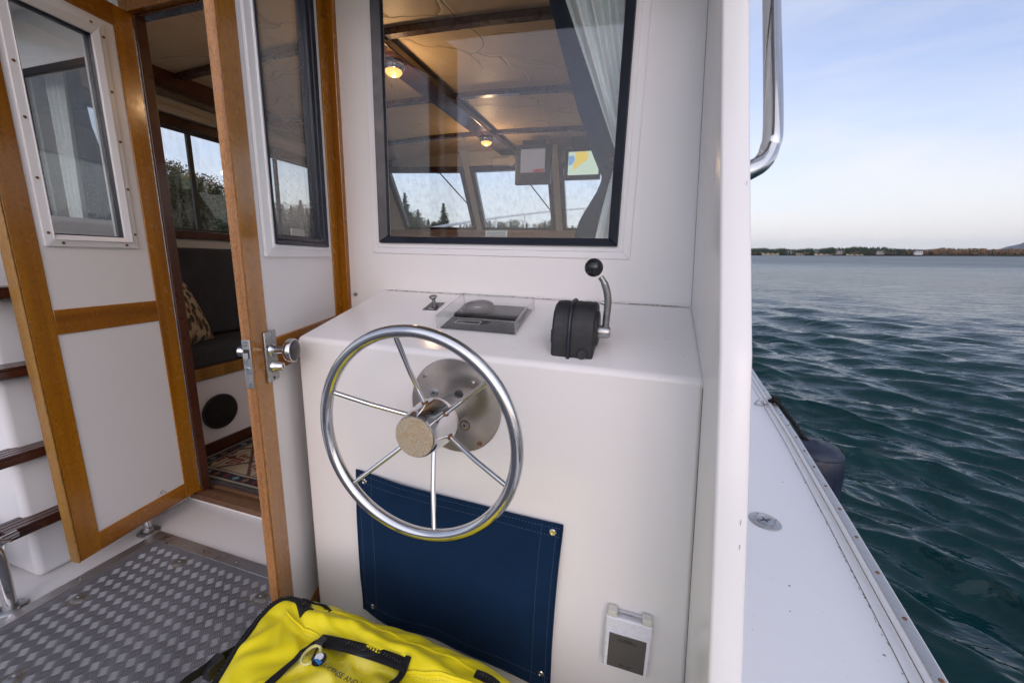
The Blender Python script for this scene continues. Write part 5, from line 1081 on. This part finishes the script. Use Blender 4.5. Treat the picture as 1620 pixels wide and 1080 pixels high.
def ribbon(pts, w, name, mat, lift=.0015, par=bag, n=10, thick=.002, flat=False):
    P = smoothpath([(*p, 0) for p in pts], n); vs_ = []
    for i, p in enumerate(P):
        a, b = P[max(0, i - 1)], P[min(len(P) - 1, i + 1)]; d = (b - a).normalized(); e_ = Vector((-d.y, d.x, 0))
        for s_ in (-1, -.4, .4, 1): q = p + e_ * s_ * w / 2; c_ = drop(q.x, q.y, lift + (.001 if abs(s_) < .5 else 0)); f_ = i / (len(P) - 1); vs_.append(c_ if not flat else (c_[0], c_[1], lerp(drop(*pts[0])[2], drop(*pts[-1])[2], f_) + lift + .007 * math.sin(math.pi * f_) + (.001 if abs(s_) < .5 else 0)))
    g = G(); g._a(vs_, [(4 * i + k, 4 * i + k + 1, 4 * i + k + 5, 4 * i + k + 4) for i in range(len(P) - 1) for k in range(3)]); return g.build(name, mat, par, smooth=60, solid=thick)
def teeth(pts, name, mat, gap=.0042, par=bag, lift=.004, w=.005):
    P = smoothpath([(*p, 0) for p in pts], 30); g = G(); acc = 0
    for a, b in zip(P[:-1], P[1:]):
        acc += (b - a).length
        if acc >= gap:
            acc = 0; d = (b - a).normalized(); e_ = Vector((-d.y, d.x, 0)); c = Vector(drop(b.x, b.y, lift)); q = [c + e_ * s_ * w / 2 + d * t_ * .0012 for s_, t_ in ((-1, -1), (1, -1), (1, 1), (-1, 1))]
            g.hexa([tuple(v_ - Vector((0, 0, .0015))) for v_ in q], [tuple(v_ + Vector((0, 0, .001))) for v_ in q])
    return g.build(name, mat, par, kind='stuff')
zl = [(-.655, .36), (-.682, .44), (-.704, .52), (-.680, .560), (-.640, .560), (-.598, .535)]
zp = ribbon(zl, .026, 'zipper', 'black_webbing'); teeth(zl, 'zipper_teeth', 'black_gloss', par=zp)
zr = [(-.225, .545), (-.190, .548), (-.160, .535), (-.145, .50), (-.138, .42)]
zp2 = ribbon(zr, .024, 'zipper', 'black_webbing'); teeth(zr, 'zipper_teeth', 'black_gloss', par=zp2)
ribbon([(-.655, .580), (-.60, .577), (-.56, .560)], .008, 'piping', 'black_webbing')
sm_ = [(-.640, .525), (-.56, .505), (-.46, .512), (-.36, .505), (-.26, .515), (-.20, .520)]
ribbon(sm_, .004, 'seam', 'yellow_fabric', .0012, thick=.0015)
P_ = smoothpath([(-.625, .548, 0), (-.52, .565, 0), (-.40, .560, 0), (-.28, .556, 0), (-.22, .548, 0)], 10); G().tube([drop(p.x, p.y, .0008) for p in P_], .0022, 6).build('seam', 'yellow_fabric', bag, smooth=60)
g = G()
for line in ([(-.640, .519), (-.56, .499), (-.46, .506), (-.36, .499), (-.26, .509)], [(-.545, .500), (-.4375, .519), (-.335, .526)]):
    P_ = smoothpath([(*p, 0) for p in line], 30)
    for a, b in zip(P_[::2], P_[1::2]): g.tube([drop(a.x, a.y, .0010), drop(b.x, b.y, .0010)], .0004, 4)
g.build('stitching', 'pale_yellow_thread', bag, kind='stuff')
# clear pocket
pk = [(-.525, .494), (-.350, .510), (-.345, .30), (-.575, .28)]
g = G(); g.grid(lambda u, v: drop(lerp(lerp(pk[0][0], pk[1][0], u), lerp(pk[3][0], pk[2][0], u), v), lerp(lerp(pk[0][1], pk[1][1], u), lerp(pk[3][1], pk[2][1], u), v), .006 + .002 * math.sin(u * 15 + v * 9)), 30, 30); film = g.build('clear_pocket', 'clear_film', bag, smooth=70)
tb = ribbon([(pk[0][0] - .004, pk[0][1]), (-.4375, .502), (pk[1][0] + .004, pk[1][1])], .024, 'pocket_zipper', 'black_webbing', .007, flat=True); teeth([(pk[0][0] + .008, pk[0][1] - .001), (-.4375, .500), (pk[1][0] - .008, pk[1][1] - .001)], 'zipper_teeth', 'black_gloss', par=tb, lift=.013)
ribbon([(pk[0][0] - .002, pk[0][1] + .010), (-.552, .38), (pk[3][0], pk[3][1])], .012, 'binding', 'black_webbing', .007); ribbon([(pk[1][0] + .002, pk[1][1] + .010), (-.347, .40), (pk[2][0], pk[2][1])], .012, 'binding', 'black_webbing', .007)
p = drop(-.515, .486, .014); G().box(p[0] - .006, p[0] + .008, p[1] - .010, p[1] + .008, p[2], p[2] + .006).build('zipper_pull', 'black_plastic', tb, bevel=.002, seg=2)
G().tube(smoothpath([p, (p[0] + .004, p[1] - .018, p[2] - .001), (p[0] + .010, p[1] - .036, p[2] - .003)], 6), .0018, 6).build('pull_cord', 'black_webbing', tb, smooth=60)
p = drop(-.490, .455, .010); bd = G().lathe([(.0001, 0), (.0125, 0), (.0125, .0012), (.0001, .0014)], p, 'z', 30).build('round_badge', 'black_gloss', film, smooth=30)
G().lathe([(.0001, .0015), (.0075, .0015), (.0075, .0018), (.0001, .0018)], (p[0] - .003, p[1] + .003, p[2]), 'z', 20).build('badge_white', 'chalk', bd); t = plain('badge_blue_ink', (.02, .18, .45), .4); G().prism([(p[0] - .010, p[1] - .004), (p[0] + .008, p[1] - .009), (p[0] + .010, p[1] - .003), (p[0] - .002, p[1] - .001)], p[2] + .0019, p[2] + .0023, 'z').build('badge_blue', 'badge_blue_ink', bd)
plain('pale_yellow', (.66, .60, .22), .4)
p = drop(-.512, .463, .008); G().tube([(p[0] + .013 * math.cos(a), p[1] - .004 + .018 * math.sin(a), p[2] + .001) for a in np.linspace(.6, 5.7, 24)], .0028, 8).build('hook', 'pale_yellow', film, smooth=60)
p = drop(-.429, .450, .011); text('LICENSE AND REG', .0125, film, p, (0, 0, R(-4)), 'ink')
strap = [(-.742, .47), (-.737, .40), (-.728, .33), (-.72, .24)]
def sidestrap():
    P = smoothpath([(-.722, .53, -.83), (-.732, .47, -.81), (-.728, .42, -.79), (-.712, .37, -.765), (-.68, .30, -.755), (-.65, .24, -.75)], 8); vs_ = []
    for p in P: vs_ += [(p.x - .006, p.y - .004, p.z + .012), (p.x - .014, p.y + .004, p.z - .014)]
    g = G(); g._a(vs_, [(2 * i, 2 * i + 1, 2 * i + 3, 2 * i + 2) for i in range(len(P) - 1)]); s_ = g.build('strap', 'black_webbing', bag, solid=.003)
    G().box(-.745, -.722, .415, .450, -.815, -.785).build('buckle', 'black_plastic', s_, bevel=.005)
sidestrap()

# ------------------------------------------------------------------ give the whole boat its slight heel
bpy.context.view_layer.update()
for o in BOAT: o.matrix_basis = W @ o.matrix_basis
